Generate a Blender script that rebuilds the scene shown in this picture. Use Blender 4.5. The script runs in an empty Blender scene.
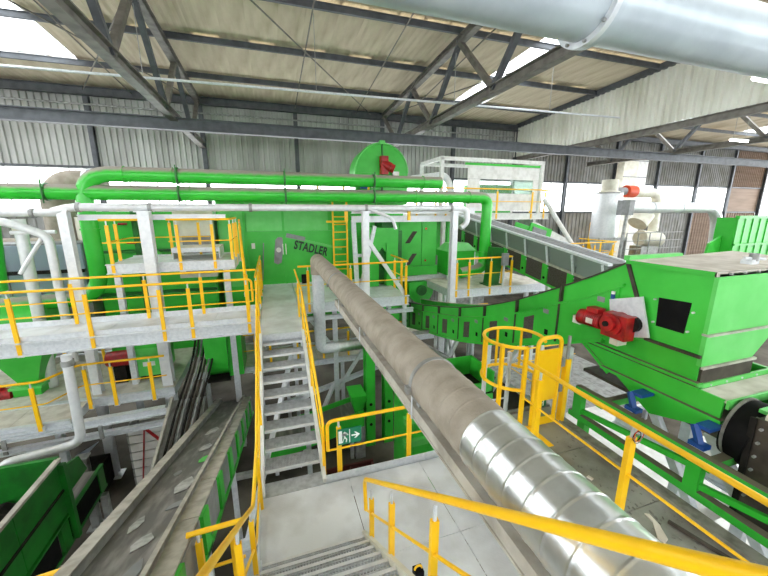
import bpy, math, random
from mathutils import Vector, Matrix
random.seed(7)
sc = bpy.context.scene
COL = sc.collection
# All coordinates below are metres from the photographer's eye (X right along the far wall, Y towards it, Z up);
# everything is lifted by EYE at the end so that the hall floor lies at Z = 0.
EYE = 7.4
FL = -7.4

# ---------------------------------------------------------------- camera, world, exposure
cam = bpy.data.cameras.new('camera'); cam.sensor_width = 36.0; cam.lens = 36.0 * 343.0 / 768.0
cam.clip_start = 0.05; cam.clip_end = 400
camo = bpy.data.objects.new('camera', cam); COL.objects.link(camo)
camo.location = (0, 0, 0)
camo.rotation_euler = (math.radians(90 - 12.65), 0, math.radians(-18.0))
sc.camera = camo
W = bpy.data.worlds.new('overcast_sky'); sc.world = W; W.use_nodes = True
bg = W.node_tree.nodes['Background']; bg.inputs[0].default_value = (0.93, 0.97, 1.0, 1); bg.inputs[1].default_value = 3.0
sc.view_settings.view_transform = 'Standard'; sc.view_settings.look = 'None'
sc.view_settings.exposure = 1.45; sc.view_settings.gamma = 1.0; sc.view_settings.use_curve_mapping = False
sc.cycles.use_denoising = True
sc.cycles.max_bounces = 8; sc.cycles.diffuse_bounces = 5; sc.cycles.glossy_bounces = 3
sc.cycles.transparent_max_bounces = 8; sc.cycles.sample_clamp_indirect = 6.0

# ---------------------------------------------------------------- materials
def lin(h):
    h = h.lstrip('#'); r = [int(h[i:i+2], 16) / 255 for i in (0, 2, 4)]
    return tuple(c / 12.92 if c <= .04045 else ((c + .055) / 1.055) ** 2.4 for c in r)
def mat(name, col, rough=.5, metal=0., col2=None, scale=4., lo=.4, hi=.65, stretch=(1, 1, 1), bump=0., bscale=60., dust=None, dust_at=(.55, .95), spec=.5):
    m = bpy.data.materials.new(name); m.use_nodes = True
    nt = m.node_tree; N = nt.nodes; L = nt.links; b = N['Principled BSDF']
    col = lin(col) if isinstance(col, str) else col
    b.inputs['Roughness'].default_value = rough; b.inputs['Metallic'].default_value = metal
    b.inputs['Specular IOR Level'].default_value = spec
    b.inputs['Base Color'].default_value = (*col, 1)
    src = None
    tc = N.new('ShaderNodeTexCoord')
    if col2 is not None:
        col2 = lin(col2) if isinstance(col2, str) else col2
        mp = N.new('ShaderNodeMapping'); mp.inputs['Scale'].default_value = stretch
        L.new(tc.outputs['Object'], mp.inputs[0])
        no = N.new('ShaderNodeTexNoise'); no.inputs['Scale'].default_value = scale; no.inputs['Detail'].default_value = 5
        L.new(mp.outputs[0], no.inputs['Vector'])
        rp = N.new('ShaderNodeValToRGB'); rp.color_ramp.elements[0].position = lo; rp.color_ramp.elements[1].position = hi
        rp.color_ramp.elements[0].color = (*col, 1); rp.color_ramp.elements[1].color = (*col2, 1)
        L.new(no.outputs['Fac'], rp.inputs[0]); src = rp.outputs[0]
    if dust is not None:                     # dust settled on whatever faces up
        dust = lin(dust) if isinstance(dust, str) else dust
        ge = N.new('ShaderNodeNewGeometry'); sx = N.new('ShaderNodeSeparateXYZ'); L.new(ge.outputs['Normal'], sx.inputs[0])
        n2 = N.new('ShaderNodeTexNoise'); n2.inputs['Scale'].default_value = 7; L.new(tc.outputs['Object'], n2.inputs['Vector'])
        ad = N.new('ShaderNodeMath'); ad.operation = 'MULTIPLY_ADD'; ad.inputs[1].default_value = .35; L.new(n2.outputs['Fac'], ad.inputs[0]); L.new(sx.outputs[2], ad.inputs[2])
        mr = N.new('ShaderNodeMapRange'); mr.inputs[1].default_value = dust_at[0]; mr.inputs[2].default_value = dust_at[1]; L.new(ad.outputs[0], mr.inputs[0])
        mx = N.new('ShaderNodeMix'); mx.data_type = 'RGBA'; L.new(mr.outputs[0], mx.inputs['Factor'])
        mx.inputs['A'].default_value = (*col, 1)
        if src is not None: L.new(src, mx.inputs['A'])
        mx.inputs['B'].default_value = (*dust, 1); src = mx.outputs['Result']
        mr2 = N.new('ShaderNodeMapRange'); mr2.inputs[1].default_value = 0; mr2.inputs[2].default_value = 1; mr2.inputs[3].default_value = rough; mr2.inputs[4].default_value = .85
        L.new(mr.outputs[0], mr2.inputs[0]); L.new(mr2.outputs[0], b.inputs['Roughness'])
        mr3 = N.new('ShaderNodeMapRange'); mr3.inputs[3].default_value = metal; mr3.inputs[4].default_value = 0
        L.new(mr.outputs[0], mr3.inputs[0]); L.new(mr3.outputs[0], b.inputs['Metallic'])
    if src is not None: L.new(src, b.inputs['Base Color'])
    if bump:
        nb = N.new('ShaderNodeTexNoise'); nb.inputs['Scale'].default_value = bscale; L.new(tc.outputs['Object'], nb.inputs['Vector'])
        bp = N.new('ShaderNodeBump'); bp.inputs['Strength'].default_value = bump; bp.inputs['Distance'].default_value = .02
        L.new(nb.outputs['Fac'], bp.inputs['Height']); L.new(bp.outputs[0], b.inputs['Normal'])
    return m
def plate_mat(name, c1, c2, cell):
    """pressed tread plate: fine raised bars in alternating directions, over a worn coat"""
    m = mat(name, c1, .42, .1, c2, 1.6, .42, .68)
    nt = m.node_tree; N = nt.nodes; L = nt.links; b = N['Principled BSDF']
    tc = N.new('ShaderNodeTexCoord'); ch = N.new('ShaderNodeTexChecker'); ch.inputs['Scale'].default_value = 1 / cell
    L.new(tc.outputs['Object'], ch.inputs['Vector'])
    bp = N.new('ShaderNodeBump'); bp.inputs['Strength'].default_value = .35; bp.inputs['Distance'].default_value = .01
    L.new(ch.outputs['Fac'], bp.inputs['Height']); L.new(bp.outputs[0], b.inputs['Normal'])
    return m
def emit(name, col, s):
    m = bpy.data.materials.new(name); m.use_nodes = True; nt = m.node_tree; nt.nodes.clear()
    e = nt.nodes.new('ShaderNodeEmission'); e.inputs[0].default_value = (*col, 1); e.inputs[1].default_value = s
    o = nt.nodes.new('ShaderNodeOutputMaterial'); nt.links.new(e.outputs[0], o.inputs[0]); return m
def sheet(name, col, transp, rough=.3):
    """thin glazing or foil: part clear, part diffuse/translucent"""
    m = bpy.data.materials.new(name); m.use_nodes = True; nt = m.node_tree; nt.nodes.clear(); N = nt.nodes; L = nt.links
    t = N.new('ShaderNodeBsdfTransparent'); t.inputs[0].default_value = (*col, 1)
    d = N.new('ShaderNodeBsdfTranslucent'); d.inputs[0].default_value = (*col, 1)
    g = N.new('ShaderNodeBsdfPrincipled'); g.inputs['Base Color'].default_value = (*col, 1); g.inputs['Roughness'].default_value = rough
    m1 = N.new('ShaderNodeMixShader'); m1.inputs[0].default_value = .5; L.new(d.outputs[0], m1.inputs[1]); L.new(g.outputs[0], m1.inputs[2])
    m2 = N.new('ShaderNodeMixShader'); m2.inputs[0].default_value = transp; L.new(m1.outputs[0], m2.inputs[1]); L.new(t.outputs[0], m2.inputs[2])
    o = N.new('ShaderNodeOutputMaterial'); L.new(m2.outputs[0], o.inputs[0]); return m

GREEN = mat('green_paint', '#33b634', .36, 0, '#3ec03e', 2.2)
GREEND = mat('green_paint_dusty', '#33b634', .38, 0, '#3ec03e', 2.2, dust='#6b6655', dust_at=(.75, 1.15))
DKGREEN = mat('dark_or_shaded_green', '#177320', .45, 0, '#125818', 3.)  # on the feed conveyor this tone also carries painted shade
LTGREEN = mat('pale_green_paint', '#58c658', .38, 0, '#66cd66', 3.)
YELLOW = mat('yellow_paint', '#ffcb12', .36, 0, '#fbbf0a', 3.)
GALV = mat('galvanised_steel', '#dadee1', .40, .25, '#cbd0d4', 14.)
GALVD = mat('weathered_galvanised_steel', '#a5a7a5', .5, .3, '#858581', 5.)
LIP = mat('dusty_conveyor_lip', '#bab6ab', .6, .1, '#9b968b', 6.)
SILVER = mat('bare_spiral_duct_steel', '#d9dcda', .3, .85, '#c0c2bf', 6., bump=.05, bscale=20.)
DUSTY = mat('dust_caked_duct', '#a39a8c', .75, .1, '#8f8678', 5., bump=.25, bscale=40.)
DUCTG = mat('grey_zinc_duct', '#bdc8ce', .38, .2, '#aeb9c0', 3., dust='#6d6258', dust_at=(.85, 1.1))
PIPES = mat('white_zinc_pipe', '#e4e6e7', .36, .2, '#d9dcde', 8.)
CREAM = mat('cream_paint', '#dcdacb', .5, 0, '#cdc8b6', 3.)
GPIPE = mat('green_pipe', '#2fbd33', .25, 0, '#3ac63d', 2., dust='#9a9488', dust_at=(.38, .8))
STEEL = mat('dark_grey_structural_steel', '#54585c', .55, .1, '#45484b', 3.)
STEELB = mat('grey_brown_or_lit_roof_steel', '#77736b', .6, .1, '#5d5952', 3.)  # on the trusses the lighter tone stands for lit steel
ROOF = mat('dirty_fibre_cement', '#d2c6ae', .9, 0, '#a99a80', 1.3, .35, .7, (1, .25, 1))
CLAD = mat('weathered_light_cladding', '#b9bab6', .6, .1, '#9a9a95', .8, .4, .7, (1, 1, .3))
CLADW = mat('white_partition_cladding', '#dfe0d6', .6, .05, '#c9c9bb', .8, .4, .7, (1, 1, .3))
CLADG = mat('grey_lower_cladding', '#8f8f8c', .65, .05, '#77766f', .9)
BROWN = mat('brown_board_cladding', '#8b7768', .75, 0, '#75614f', 1.2, .35, .7, (.3, 1, 3))
CONC = mat('dusty_concrete', '#6f695f', .9, 0, '#3d3932', .7, .38, .66, bump=.15, bscale=12., spec=.2)
BLACK = mat('black_rubber', '#0b0b0c', .75, 0, '#151514', 6., spec=.12)
DARK = mat('dark_grime', '#26231f', .85, 0, '#171513', 5., spec=.2)
BELT = mat('worn_grey_belt', '#625f5d', .5, 0, '#98948f', 5., .45, .72, (1.6, .22, 1))
RED = mat('red_motor_paint', '#b3161b', .4, 0, '#7c1415', 9.)
ORANGE = mat('orange_paint', '#d8491c', .45)
BLUE = mat('blue_paint', '#15478f', .45)
SCRAPW = mat('soiled_paper', '#b9b9b6', .7, 0, '#93938f', 9.)
WHITE = mat('white_paint', '#e4e4e0', .5, 0, '#d2d2cc', 4.)
GREY = mat('grey_paint', '#8d8f90', .5, 0, '#7b7c7d', 5.)
VENT = mat('dark_grey_mesh_panel', '#57514b', .8, 0, '#443f39', 30., spec=.2)
RUST = mat('brown_bare_steel', '#4d453c', .55, .2, '#352d26', 5.)
MAROON = mat('maroon_grid', '#5a2622', .6)
DUSTTOP = mat('dust_covered_plate', '#ddd7cc', .85, 0, '#c5bdb0', 4.)
PLATE = plate_mat('grey_tread_plate', '#e6eaee', '#c6c8c9', .025)
PLATED = plate_mat('dirty_tread_plate', '#9b9b93', '#6b6961', .022)
GREYD = mat('dirty_dark_steel', '#8b8a83', .6, .2, '#66635b', 8.)
GRATE = mat('grating_bars', '#c4c8cb', .45, .25, '#abafb2', 10.)
GLASS = sheet('window_glass', (1, 1, 1), .93)
SKYL = sheet('skylight_sheet', (.97, .98, 1), .75)
FOIL = sheet('cloudy_plastic_foil', (.66, .74, .68), .6)
CLEARF = sheet('clear_window_foil', (.75, .8, .78), .8)
BLUEGL = sheet('bluish_panel', (.55, .66, .78), .15)
LAMP = emit('lamp_tube', (1, .98, .94), 9.)
SIGNG = mat('sign_green', '#0b7a55', .5); SIGNW = mat('sign_white', '#eef3ee', .5)
TXT = mat('dark_lettering', '#12351a', .5)

# ---------------------------------------------------------------- mesh helpers
class MB:
    def __init__(s): s.v = []; s.f = []; s.sm = []
    def add(s, vs, fs, smooth=False):
        n = len(s.v); s.v += [tuple(v) for v in vs]
        for f in fs: s.f.append(tuple(i + n for i in f)); s.sm.append(smooth)
        return s
    def box(s, x0, x1, y0, y1, z0, z1):
        return s.add([(x, y, z) for z in (z0, z1) for y in (y0, y1) for x in (x0, x1)],
                     [(0, 2, 3, 1), (4, 5, 7, 6), (0, 1, 5, 4), (2, 6, 7, 3), (0, 4, 6, 2), (1, 3, 7, 5)])
    def bar(s, p, q, w, h, up=(0, 0, 1)):
        p, q = Vector(p), Vector(q); d = (q - p).normalized(); u = Vector(up)
        if abs(d.dot(u)) > .98: u = Vector((0, 1, 0))
        r = d.cross(u).normalized(); u = r.cross(d).normalized(); vs = []
        for c in (p, q):
            for a, b in ((-1, -1), (1, -1), (1, 1), (-1, 1)): vs.append(c + r * a * w / 2 + u * b * h / 2)
        return s.add(vs, [(0, 3, 2, 1), (4, 5, 6, 7), (0, 1, 5, 4), (1, 2, 6, 5), (2, 3, 7, 6), (3, 0, 4, 7)])
    def ibeam(s, p, q, w, h, t=.02, up=(0, 0, 1)):
        p, q = Vector(p), Vector(q); d = (q - p).normalized(); u = Vector(up)
        if abs(d.dot(u)) > .98: u = Vector((0, 1, 0))
        r = d.cross(u).normalized(); u = r.cross(d).normalized()
        prof = [(-w/2, -h/2), (w/2, -h/2), (w/2, -h/2+t), (t/2, -h/2+t), (t/2, h/2-t), (w/2, h/2-t), (w/2, h/2), (-w/2, h/2), (-w/2, h/2-t), (-t/2, h/2-t), (-t/2, -h/2+t), (-w/2, -h/2+t)]
        n = len(prof); vs = [c + r*a + u*b for c in (p, q) for a, b in prof]
        fs = [(i, (i+1) % n, n+(i+1) % n, n+i) for i in range(n)]
        fs += [tuple(range(n))[::-1], tuple(range(n, 2*n))]
        return s.add(vs, fs)
    def channel(s, p, q, w, h, t=.012, up=(0, 0, 1), flip=1):
        p, q = Vector(p), Vector(q); d = (q - p).normalized(); u = Vector(up)
        if abs(d.dot(u)) > .98: u = Vector((0, 1, 0))
        r = d.cross(u).normalized() * flip; u2 = u - d * u.dot(d); u2.normalize()
        prof = [(0, -h/2), (w, -h/2), (w, -h/2+t), (t, -h/2+t), (t, h/2-t), (w, h/2-t), (w, h/2), (0, h/2)]
        n = len(prof); vs = [c + r*a + u2*b for c in (p, q) for a, b in prof]
        fs = [(i, (i+1) % n, n+(i+1) % n, n+i) for i in range(n)] + [tuple(range(n))[::-1], tuple(range(n, 2*n))]
        return s.add(vs, fs)
    def tube(s, pts, r, seg=12, caps=True, radii=None):
        pts = [Vector(p) for p in pts]; n = len(pts); rings = []
        t0 = (pts[1] - pts[0]).normalized(); ref = Vector((0, 0, 1)) if abs(t0.z) < .9 else Vector((1, 0, 0))
        u = t0.cross(ref).normalized(); vs = []
        for i, p in enumerate(pts):
            if i == 0: t = t0
            elif i == n - 1: t = (pts[-1] - pts[-2]).normalized()
            else: t = ((pts[i+1] - p).normalized() + (p - pts[i-1]).normalized()).normalized()
            u = (u - t * u.dot(t)).normalized(); w = t.cross(u)
            k = 1.
            if 0 < i < n - 1:
                c = (pts[i+1] - p).normalized().dot(t); k = 1 / max(c, .5)
            rr = (radii[i] if radii else r)
            for j in range(seg):
                a = 2 * math.pi * j / seg; vs.append(p + (u * math.cos(a) + w * math.sin(a)) * rr)
        fs = []
        for i in range(n - 1):
            for j in range(seg):
                a = i*seg+j; b = i*seg+(j+1) % seg; fs.append((a, b, b+seg, a+seg))
        s.add(vs, fs, True)
        if caps:
            m = len(s.v) - n * seg
            s.f.append(tuple(m + j for j in range(seg))[::-1]); s.sm.append(False)
            s.f.append(tuple(m + (n-1)*seg + j for j in range(seg))); s.sm.append(False)
        return s
    def prism(s, poly, axis, a0, a1):
        """poly: 2D outline; axis x: (y,z), y: (x,z), z: (x,y)"""
        def P(q, a): return {'x': (a, q[0], q[1]), 'y': (q[0], a, q[1]), 'z': (q[0], q[1], a)}[axis]
        n = len(poly); vs = [P(q, a0) for q in poly] + [P(q, a1) for q in poly]
        return s.add(vs, [tuple(range(n))[::-1], tuple(range(n, 2*n))] + [(i, (i+1) % n, n+(i+1) % n, n+i) for i in range(n)])
    def frustum(s, r0, z0, r1, z1):
        """r = (x0,x1,y0,y1)"""
        vs = [(x, y, z0) for x, y in ((r0[0], r0[2]), (r0[1], r0[2]), (r0[1], r0[3]), (r0[0], r0[3]))] + [(x, y, z1) for x, y in ((r1[0], r1[2]), (r1[1], r1[2]), (r1[1], r1[3]), (r1[0], r1[3]))]
        return s.add(vs, [(3, 2, 1, 0), (4, 5, 6, 7), (0, 1, 5, 4), (1, 2, 6, 5), (2, 3, 7, 6), (3, 0, 4, 7)])
    def mesh(s, off=(0, 0, 0), name='mesh'):
        m = bpy.data.meshes.new(name)
        ox, oy, oz = off
        m.from_pydata([(x-ox, y-oy, z-oz) for x, y, z in s.v], [], s.f)
        import array
        m.polygons.foreach_set('use_smooth', s.sm)
        if any(s.sm): m.set_sharp_from_angle(angle=math.radians(50))
        m.update(); return m
OFF = {}
def _set(o, label, cat, group, kind):
    if label: o['label'] = label
    if cat: o['category'] = cat
    if group: o['group'] = group
    if kind: o['kind'] = kind
def fixnormals(me):
    import bmesh
    b = bmesh.new(); b.from_mesh(me); bmesh.ops.recalc_face_normals(b, faces=b.faces); b.to_mesh(me); b.free()
def obj(name, mb, m, parent=None, label=None, cat=None, group=None, kind=None, fix=True):
    if parent is None:
        xs = [v[0] for v in mb.v]; ys = [v[1] for v in mb.v]; zs = [v[2] for v in mb.v]
        off = ((min(xs)+max(xs))/2, (min(ys)+max(ys))/2, min(zs))
    else: off = OFF[parent]
    me = mb.mesh(off, name)
    if fix: fixnormals(me)
    me.materials.append(m)
    o = bpy.data.objects.new(name, me); COL.objects.link(o)
    if parent is None: o.location = off
    else: o.parent = parent
    OFF[o] = off; _set(o, label, cat, group, kind); return o
def thing(name, label, cat, loc, group=None, kind=None):
    o = bpy.data.objects.new(name, None); COL.objects.link(o); o.location = loc; o.empty_display_size = .2
    OFF[o] = tuple(loc); _set(o, label, cat, group, kind); return o
MESHES = {}
def shared(key, fn, m):
    if key not in MESHES:
        mb = MB(); fn(mb); me = mb.mesh((0, 0, 0), key if isinstance(key, str) else key[0]); fixnormals(me); me.materials.append(m); MESHES[key] = me
    return MESHES[key]
def inst(name, me, parent, loc, rot=(0, 0, 0)):
    o = bpy.data.objects.new(name, me); COL.objects.link(o); p = OFF[parent]
    o.parent = parent; o.location = (loc[0]-p[0], loc[1]-p[1], loc[2]-p[2]); o.rotation_euler = rot
    OFF[o] = tuple(loc); return o
def rounded(pts, R, n=6):
    pts = [Vector(p) for p in pts]; out = [pts[0]]
    for i in range(1, len(pts)-1):
        a, b, c = pts[i-1], pts[i], pts[i+1]; d1 = (a-b); d2 = (c-b)
        k = min(R, d1.length*.49, d2.length*.49); p = b + d1.normalized()*k; q = b + d2.normalized()*k
        for j in range(n+1):
            t = j/n; out.append(p*(1-t)**2 + b*2*t*(1-t) + q*t*t)
    out.append(pts[-1]); return out
def arcpts(c, r, a0, a1, n, plane='xz'):
    o = []
    for i in range(n+1):
        a = math.radians(a0 + (a1-a0)*i/n); u, w = r*math.cos(a), r*math.sin(a)
        o.append({'xz': (c[0]+u, c[1], c[2]+w), 'xy': (c[0]+u, c[1]+w, c[2]), 'yz': (c[0], c[1]+u, c[2]+w)}[plane])
    return o
def pipe(name, pts, r, m, parent=None, R=None, seg=16, **k):
    p = rounded(pts, R, 8) if R else pts
    return obj(name, MB().tube(p, r, seg), m, parent, **k)
def corr(mb, u0, u1, w0, w1, pitch, depth, plane, at):
    """trapezoid sheeting: u runs across the ribs, w along them"""
    n = max(1, round((u1-u0)/pitch)); P = (u1-u0)/n; us = []
    for i in range(n):
        for f, d in ((0, 0), (.3, 0), (.42, 1), (.58, 1), (.7, 0)): us.append((u0+(i+f)*P, d*depth))
    us.append((u1, 0)); vs = []
    for w in (w0, w1):
        for u, d in us:
            vs.append((u, at-d, w(u) if callable(w) else w) if plane == 'y' else (at-d, u, w(u) if callable(w) else w))
    k = len(us); mb.add(vs, [(i, i+1, k+i+1, k+i) for i in range(k-1)])
    return mb

def railing(name, label, path, posts, h=1.1, mid=(.5,), toe=None, drop=.12, rr=.029, pw=.075, ends=(0, 0), group=None, mr=.017, spig=.13, topleg=True, Rr=.12):
    """tubular hand rail on flat-iron posts with grey spigots; path and posts are points at floor level"""
    lo = min(p[2] for p in path); root = thing(name, label, 'railing', (path[0][0], path[0][1], lo), group)
    top = [Vector(p)+Vector((0, 0, h)) for p in path]
    mids = [[Vector(p)+Vector((0, 0, h*m)) for p in path] for m in mid]
    if ends[0] and mid: top = [mids[-1][0]] + top
    if ends[1] and mid: top = top + [mids[-1][-1]]
    obj('top_rail', MB().tube(rounded(top, Rr, 5), rr, 12), YELLOW, root)
    for ml in mids: obj('mid_rail', MB().tube(rounded(ml, Rr*.6, 4) if len(ml) > 2 else ml, mr, 8), YELLOW, root)
    for p in posts:
        hp = p[3] if len(p) > 3 else h
        key = ('post', round(hp, 2), pw, drop, spig)
        def mk(mb, hp=hp): mb.box(-pw/2, pw/2, -pw*.3, pw*.3, -drop, hp-spig)
        po = inst('post', shared(key, mk, YELLOW), root, p[:3])
        def mk2(mb, hp=hp): mb.tube([(0, 0, hp-spig-.03), (0, 0, hp)], rr*.62, 8)
        sp = inst('spigot', shared(('spigot',)+key[1:], mk2, GALV), po, p[:3])
        def mk3(mb): mb.box(-pw*.75, pw*.75, -pw*.2, pw*.9, -drop-.02, -drop+.09)
        inst('foot_bracket', shared(('foot', pw, drop), mk3, GALV), po, p[:3])
    if toe:
        for i in range(len(path)-1):
            a, b = Vector(path[i]), Vector(path[i+1]); obj('toe_board', MB().bar(a+Vector((0, 0, toe/2)), b+Vector((0, 0, toe/2)), .008, toe), GALV, root)
    return root
def tread_mesh(w, d, key, nx, ny):
    def mk(mb):
        mb.box(0, w, d-.006, d, -.03, 0); mb.box(0, .006, 0, d, -.03, 0); mb.box(w-.006, w, 0, d, -.03, 0)
        for i in range(1, nx): x = w*i/nx; mb.box(x-.004, x+.004, .012, d-.006, -.028, 0)
        for j in range(1, ny): y = .012+(d-.018)*j/ny; mb.box(.006, w-.006, y-.0035, y+.0035, -.014, -.001)
    def nose(mb): mb.box(0, w, -.014, .020, -.04, .004)
    shared(('nosing', key), nose, PIPES)
    return shared(key, mk, GRATE)
def bolts(mb, pts, ax, r=.012, l=.012):
    for p in pts:
        q = list(p); q[ax] -= l; mb.tube([q, p], r, 6)

# ================================================================ THE HALL
def roof_z(y): return 6.75 + .045 * (25.2 - y)
fl = obj('floor', MB().box(-32, 62, -6, 26, FL-.3, FL), CONC, kind='structure')
WY = 25.2
# far wall: sheet panels between columns, window band below, sheeting under it
COLX = [-20.9, -15.1, -9.3, -3.6, 2.0, 8.0, 13.7, 19.4, 24.9, 30.5, 36.1, 41.9, 47.2, 53.0]
wall = thing('wall_back', None, None, (10, WY, FL), kind='structure')
for i in range(len(COLX)-1):
    a, b = COLX[i]+.01, COLX[i+1]-.01
    brown = COLX[i] >= 46; lowbrown = COLX[i] >= 41
    obj('cladding_panel', corr(MB(), a, b, 2.52, 7.2, .32, .09, 'y', WY), BROWN if brown else CLAD if COLX[i] < 19 else CLADG, wall)
    if brown: obj('board_panel', MB().box(a, b, WY-.02, WY, -.05, 2.52), BROWN, wall)
    obj('cladding_panel', corr(MB(), a, b, FL, -.15, .42, .07, 'y', WY), BROWN if lowbrown else CLADG, wall)
    obj('sill_rail', MB().box(a-.12, b+.12, WY-.16, WY-.02, -.2, -.05), STEEL, wall)
    obj('cladding_rail', MB().box(a-.12, b+.12, WY-.14, WY-.0, 2.42, 2.54), STEEL, wall)
    obj('girt', MB().channel((a-.12, WY-.12, 5.3), (b+.12, WY-.12, 5.3), .06, .14), STEELB, wall)
    if not brown:
        wn = thing('window_%d' % (i+1), None, None, (a, WY, -.05), kind='structure')
        fm = MB(); n = 4
        for k in range(n+1):
            x = a+(b-a)*k/n; fm.box(x-.03, x+.03, WY-.05, WY+.02, -.05, 2.42)
        for z in (-.03, 1.3, 2.4): fm.box(a, b, WY-.05, WY+.02, z-.025, z+.025)
        obj('window_frame', fm, WHITE, wn)
        for k in range(n):
            for z0, z1 in ((0, 1.27), (1.33, 2.37)):
                x0 = a+(b-a)*k/n+.03; x1 = a+(b-a)*(k+1)/n-.03
                obj('pane', MB().box(x0, x1, WY-.01, WY-.002, z0, z1), GLASS, wn)
for x in COLX:
    obj('column', MB().ibeam((x, WY-.2, FL), (x, WY-.2, 6.7), .24, .28, .025, up=(0, 1, 0)), STEEL, wall)
# partition between the two bays, hung above the second bay's opening
part = thing('wall_right', None, None, (19.4, 14, 4.2), kind='structure')
for k in range(4):
    y0, y1 = 3.2+5.5*k, 3.2+5.5*(k+1)
    obj('cladding_panel', corr(MB(), y0, y1, 4.3, lambda y: roof_z(y)-.05, .34, .12, 'x', 19.4), CLADW, part)
obj('bottom_girder', MB().ibeam((19.45, 2, 4.12), (19.45, WY-.3, 4.12), .26, .34), STEELB, part)
obj('top_girder', MB().bar((19.3, 2, roof_z(2)-.15), (19.3, WY-.3, roof_z(WY)-.15), .2, .3), STEEL, part)
# the sides of the hall that the photograph does not show: the same low wall, window band and sheeting
for nm, pl in (('wall_left', 'x'), ('wall_front', 'y')):
    w_ = thing(nm, None, None, (-21, 10, FL) if pl == 'x' else (10, -7, FL), kind='structure')
    u0, u1, at = (-7, 25.2, -21.0) if pl == 'x' else (-21, 60, -7.0)
    n_ = int((u1-u0)/5.6)
    for i in range(n_):
        a = u0+(u1-u0)*i/n_; b = u0+(u1-u0)*(i+1)/n_
        obj('cladding_panel', corr(MB(), a, b, FL, -.15, .9, .07, pl, at), CLADG, w_)
        obj('cladding_panel', corr(MB(), a, b, 2.52, 6.9 if pl == 'x' else 8.2, .9, .07, pl, at), CLAD, w_)
        obj('column', MB().bar((at, a, FL), (at, a, 7), .24, .24) if pl == 'x' else MB().bar((a, at, FL), (a, at, 8), .24, .24), STEEL, w_)
# roof of corrugated sheets on purlins, with skylight strips
ceil = thing('ceiling', None, None, (2, 16, 6.75), kind='structure')
PUR = [25.3, 21.5, 17.7, 14.1, 10.5, 6.9, 3.3, -.3, -3.9, -7.0]
SW = 1.1
def sheet_mesh(key, y0, y1, m):
    def mk(mb):
        dz = roof_z(y1)-roof_z(y0); k = 8; vs = []
        for yy, zz in ((0, 0), (y1-y0, dz)):
            for j in range(k+1): vs.append((SW*1.09*j/k, yy, zz+  .014*math.cos(math.pi*j)))
        mb.add(vs, [(j, j+1, k+2+j, k+1+j) for j in range(k)])
    return shared(key, mk, m)
for r in range(len(PUR)-1):
    y0, y1 = PUR[r+1]-.15, PUR[r]+.1
    for i in range(34):
        x = -18+i*SW; xc = x+SW/2
        sk = (-11.6 < xc < -8.0 and 0 < r < 5) or (11.2 < xc < 13.6 and r > 0)
        if sk and r == 0: sk = False
        zj = .018 if i % 2 else 0.
        me = sheet_mesh(('skylight' if sk else 'roof_sheet', r), y0, y1, SKYL if sk else ROOF)
        inst('skylight_sheet' if sk else 'roof_sheet', me, ceil, (x, y0, roof_z(y0)+.02+zj))
    for i in range(14):
        x = 19.6+i*3.0; sk = i in (2, 3, 7)
        def mk(mb, y0=y0, y1=y1): corr(mb, 0, 3, 0, 1, .5, .05, 'y', 0)
        mb = MB(); k = 12; vs = []
        for yy in (y0, y1):
            for j in range(k+1): vs.append((x+3*j/k, yy, roof_z(yy)+.03*math.cos(math.pi*j)))
        mb.add(vs, [(j, j+1, k+2+j, k+1+j) for j in range(k)])
        obj('skylight_sheet' if sk and r > 0 else 'roof_sheet', mb, SKYL if sk and r > 0 else ROOF, ceil, fix=False)
for y in PUR:
    obj('purlin', MB().ibeam((-18, y, roof_z(y)-.14), (60, y, roof_z(y)-.14), .12, .24, .015), STEEL, ceil)
obj('eave_beam', MB().ibeam((-18, 24.75, 6.42), (60, 24.75, 6.42), .3, .42, .03), STEEL, ceil)
def rods(mb, p, q, r=.018): mb.tube([p, q], r, 6)
for p, q in (((-.3, 13.9), (7.0, 24.6)), ((1.9, 10.6), (2.0, 25.0)), ((5.3, 10.6), (6.0, 25.0)), ((8.8, 11.0), (9.3, 21.4)), ((13.4, 13.8), (8.1, 24.6)), ((-9.2, 24.6), (-4, 15)), ((-9.0, 14), (-3.8, 24.6)), ((-7.0, 10.6), (-7, 25))):
    obj('brace_rod', MB().tube([(p[0], p[1], roof_z(p[1])-.3), (q[0], q[1], roof_z(q[1])-.3)], .03, 6), STEELB, ceil)

def truss(name, label, x, y0, y1, zb, zt0=None, n=8, first=0, tw=.3, m=STEEL):
    r = thing(name, label, 'roof truss', (x, (y0+y1)/2, zb), 'roof trusses')
    zt = lambda y: roof_z(y)-.38
    obj('bottom_chord', MB().ibeam((x, y0, zb), (x, WY-.3, zb), tw, .34, .04), STEELB, r)
    obj('top_chord', MB().ibeam((x, y0, zt(y0)), (x, WY-.3, zt(WY-.3)), tw, .3, .03), STEELB, r)
    for i in range(n):
        a = y1-(y1-y0)*(i)/n; b = y1-(y1-y0)*(i+1)/n; mid = (a+b)/2
        obj('web_member', MB().bar((x, a, zt(a)-.05), (x, mid, zb+.05), .19, .19), STEELB, r)  # chords and these diagonals look lit by their colour, the others stay dark
        obj('web_member', MB().bar((x, mid, zb+.05), (x, b, zt(b)-.05), .19, .19), m, r)
    return r
truss('roof_truss', 'dark steel lattice roof truss above the green elbow pipe at the left', -3.65, 4.1, 24.5, 3.95, n=4)
truss('roof_truss', 'dark steel lattice roof truss above the half-round green drum housing', 7.95, 4.1, 24.5, 4.25, n=4)
truss('roof_truss', 'dark steel lattice truss in the bay beyond the white cladding partition', 27.0, 6, 25, 4.0, n=4)
b = obj('crossing_beam', MB().ibeam((-20, 18, 3.66), (50, 18, 3.66), .3, .5, .04), STEEL, label='long grey steel I-beam crossing the whole hall under the trusses', cat='beam')
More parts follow.
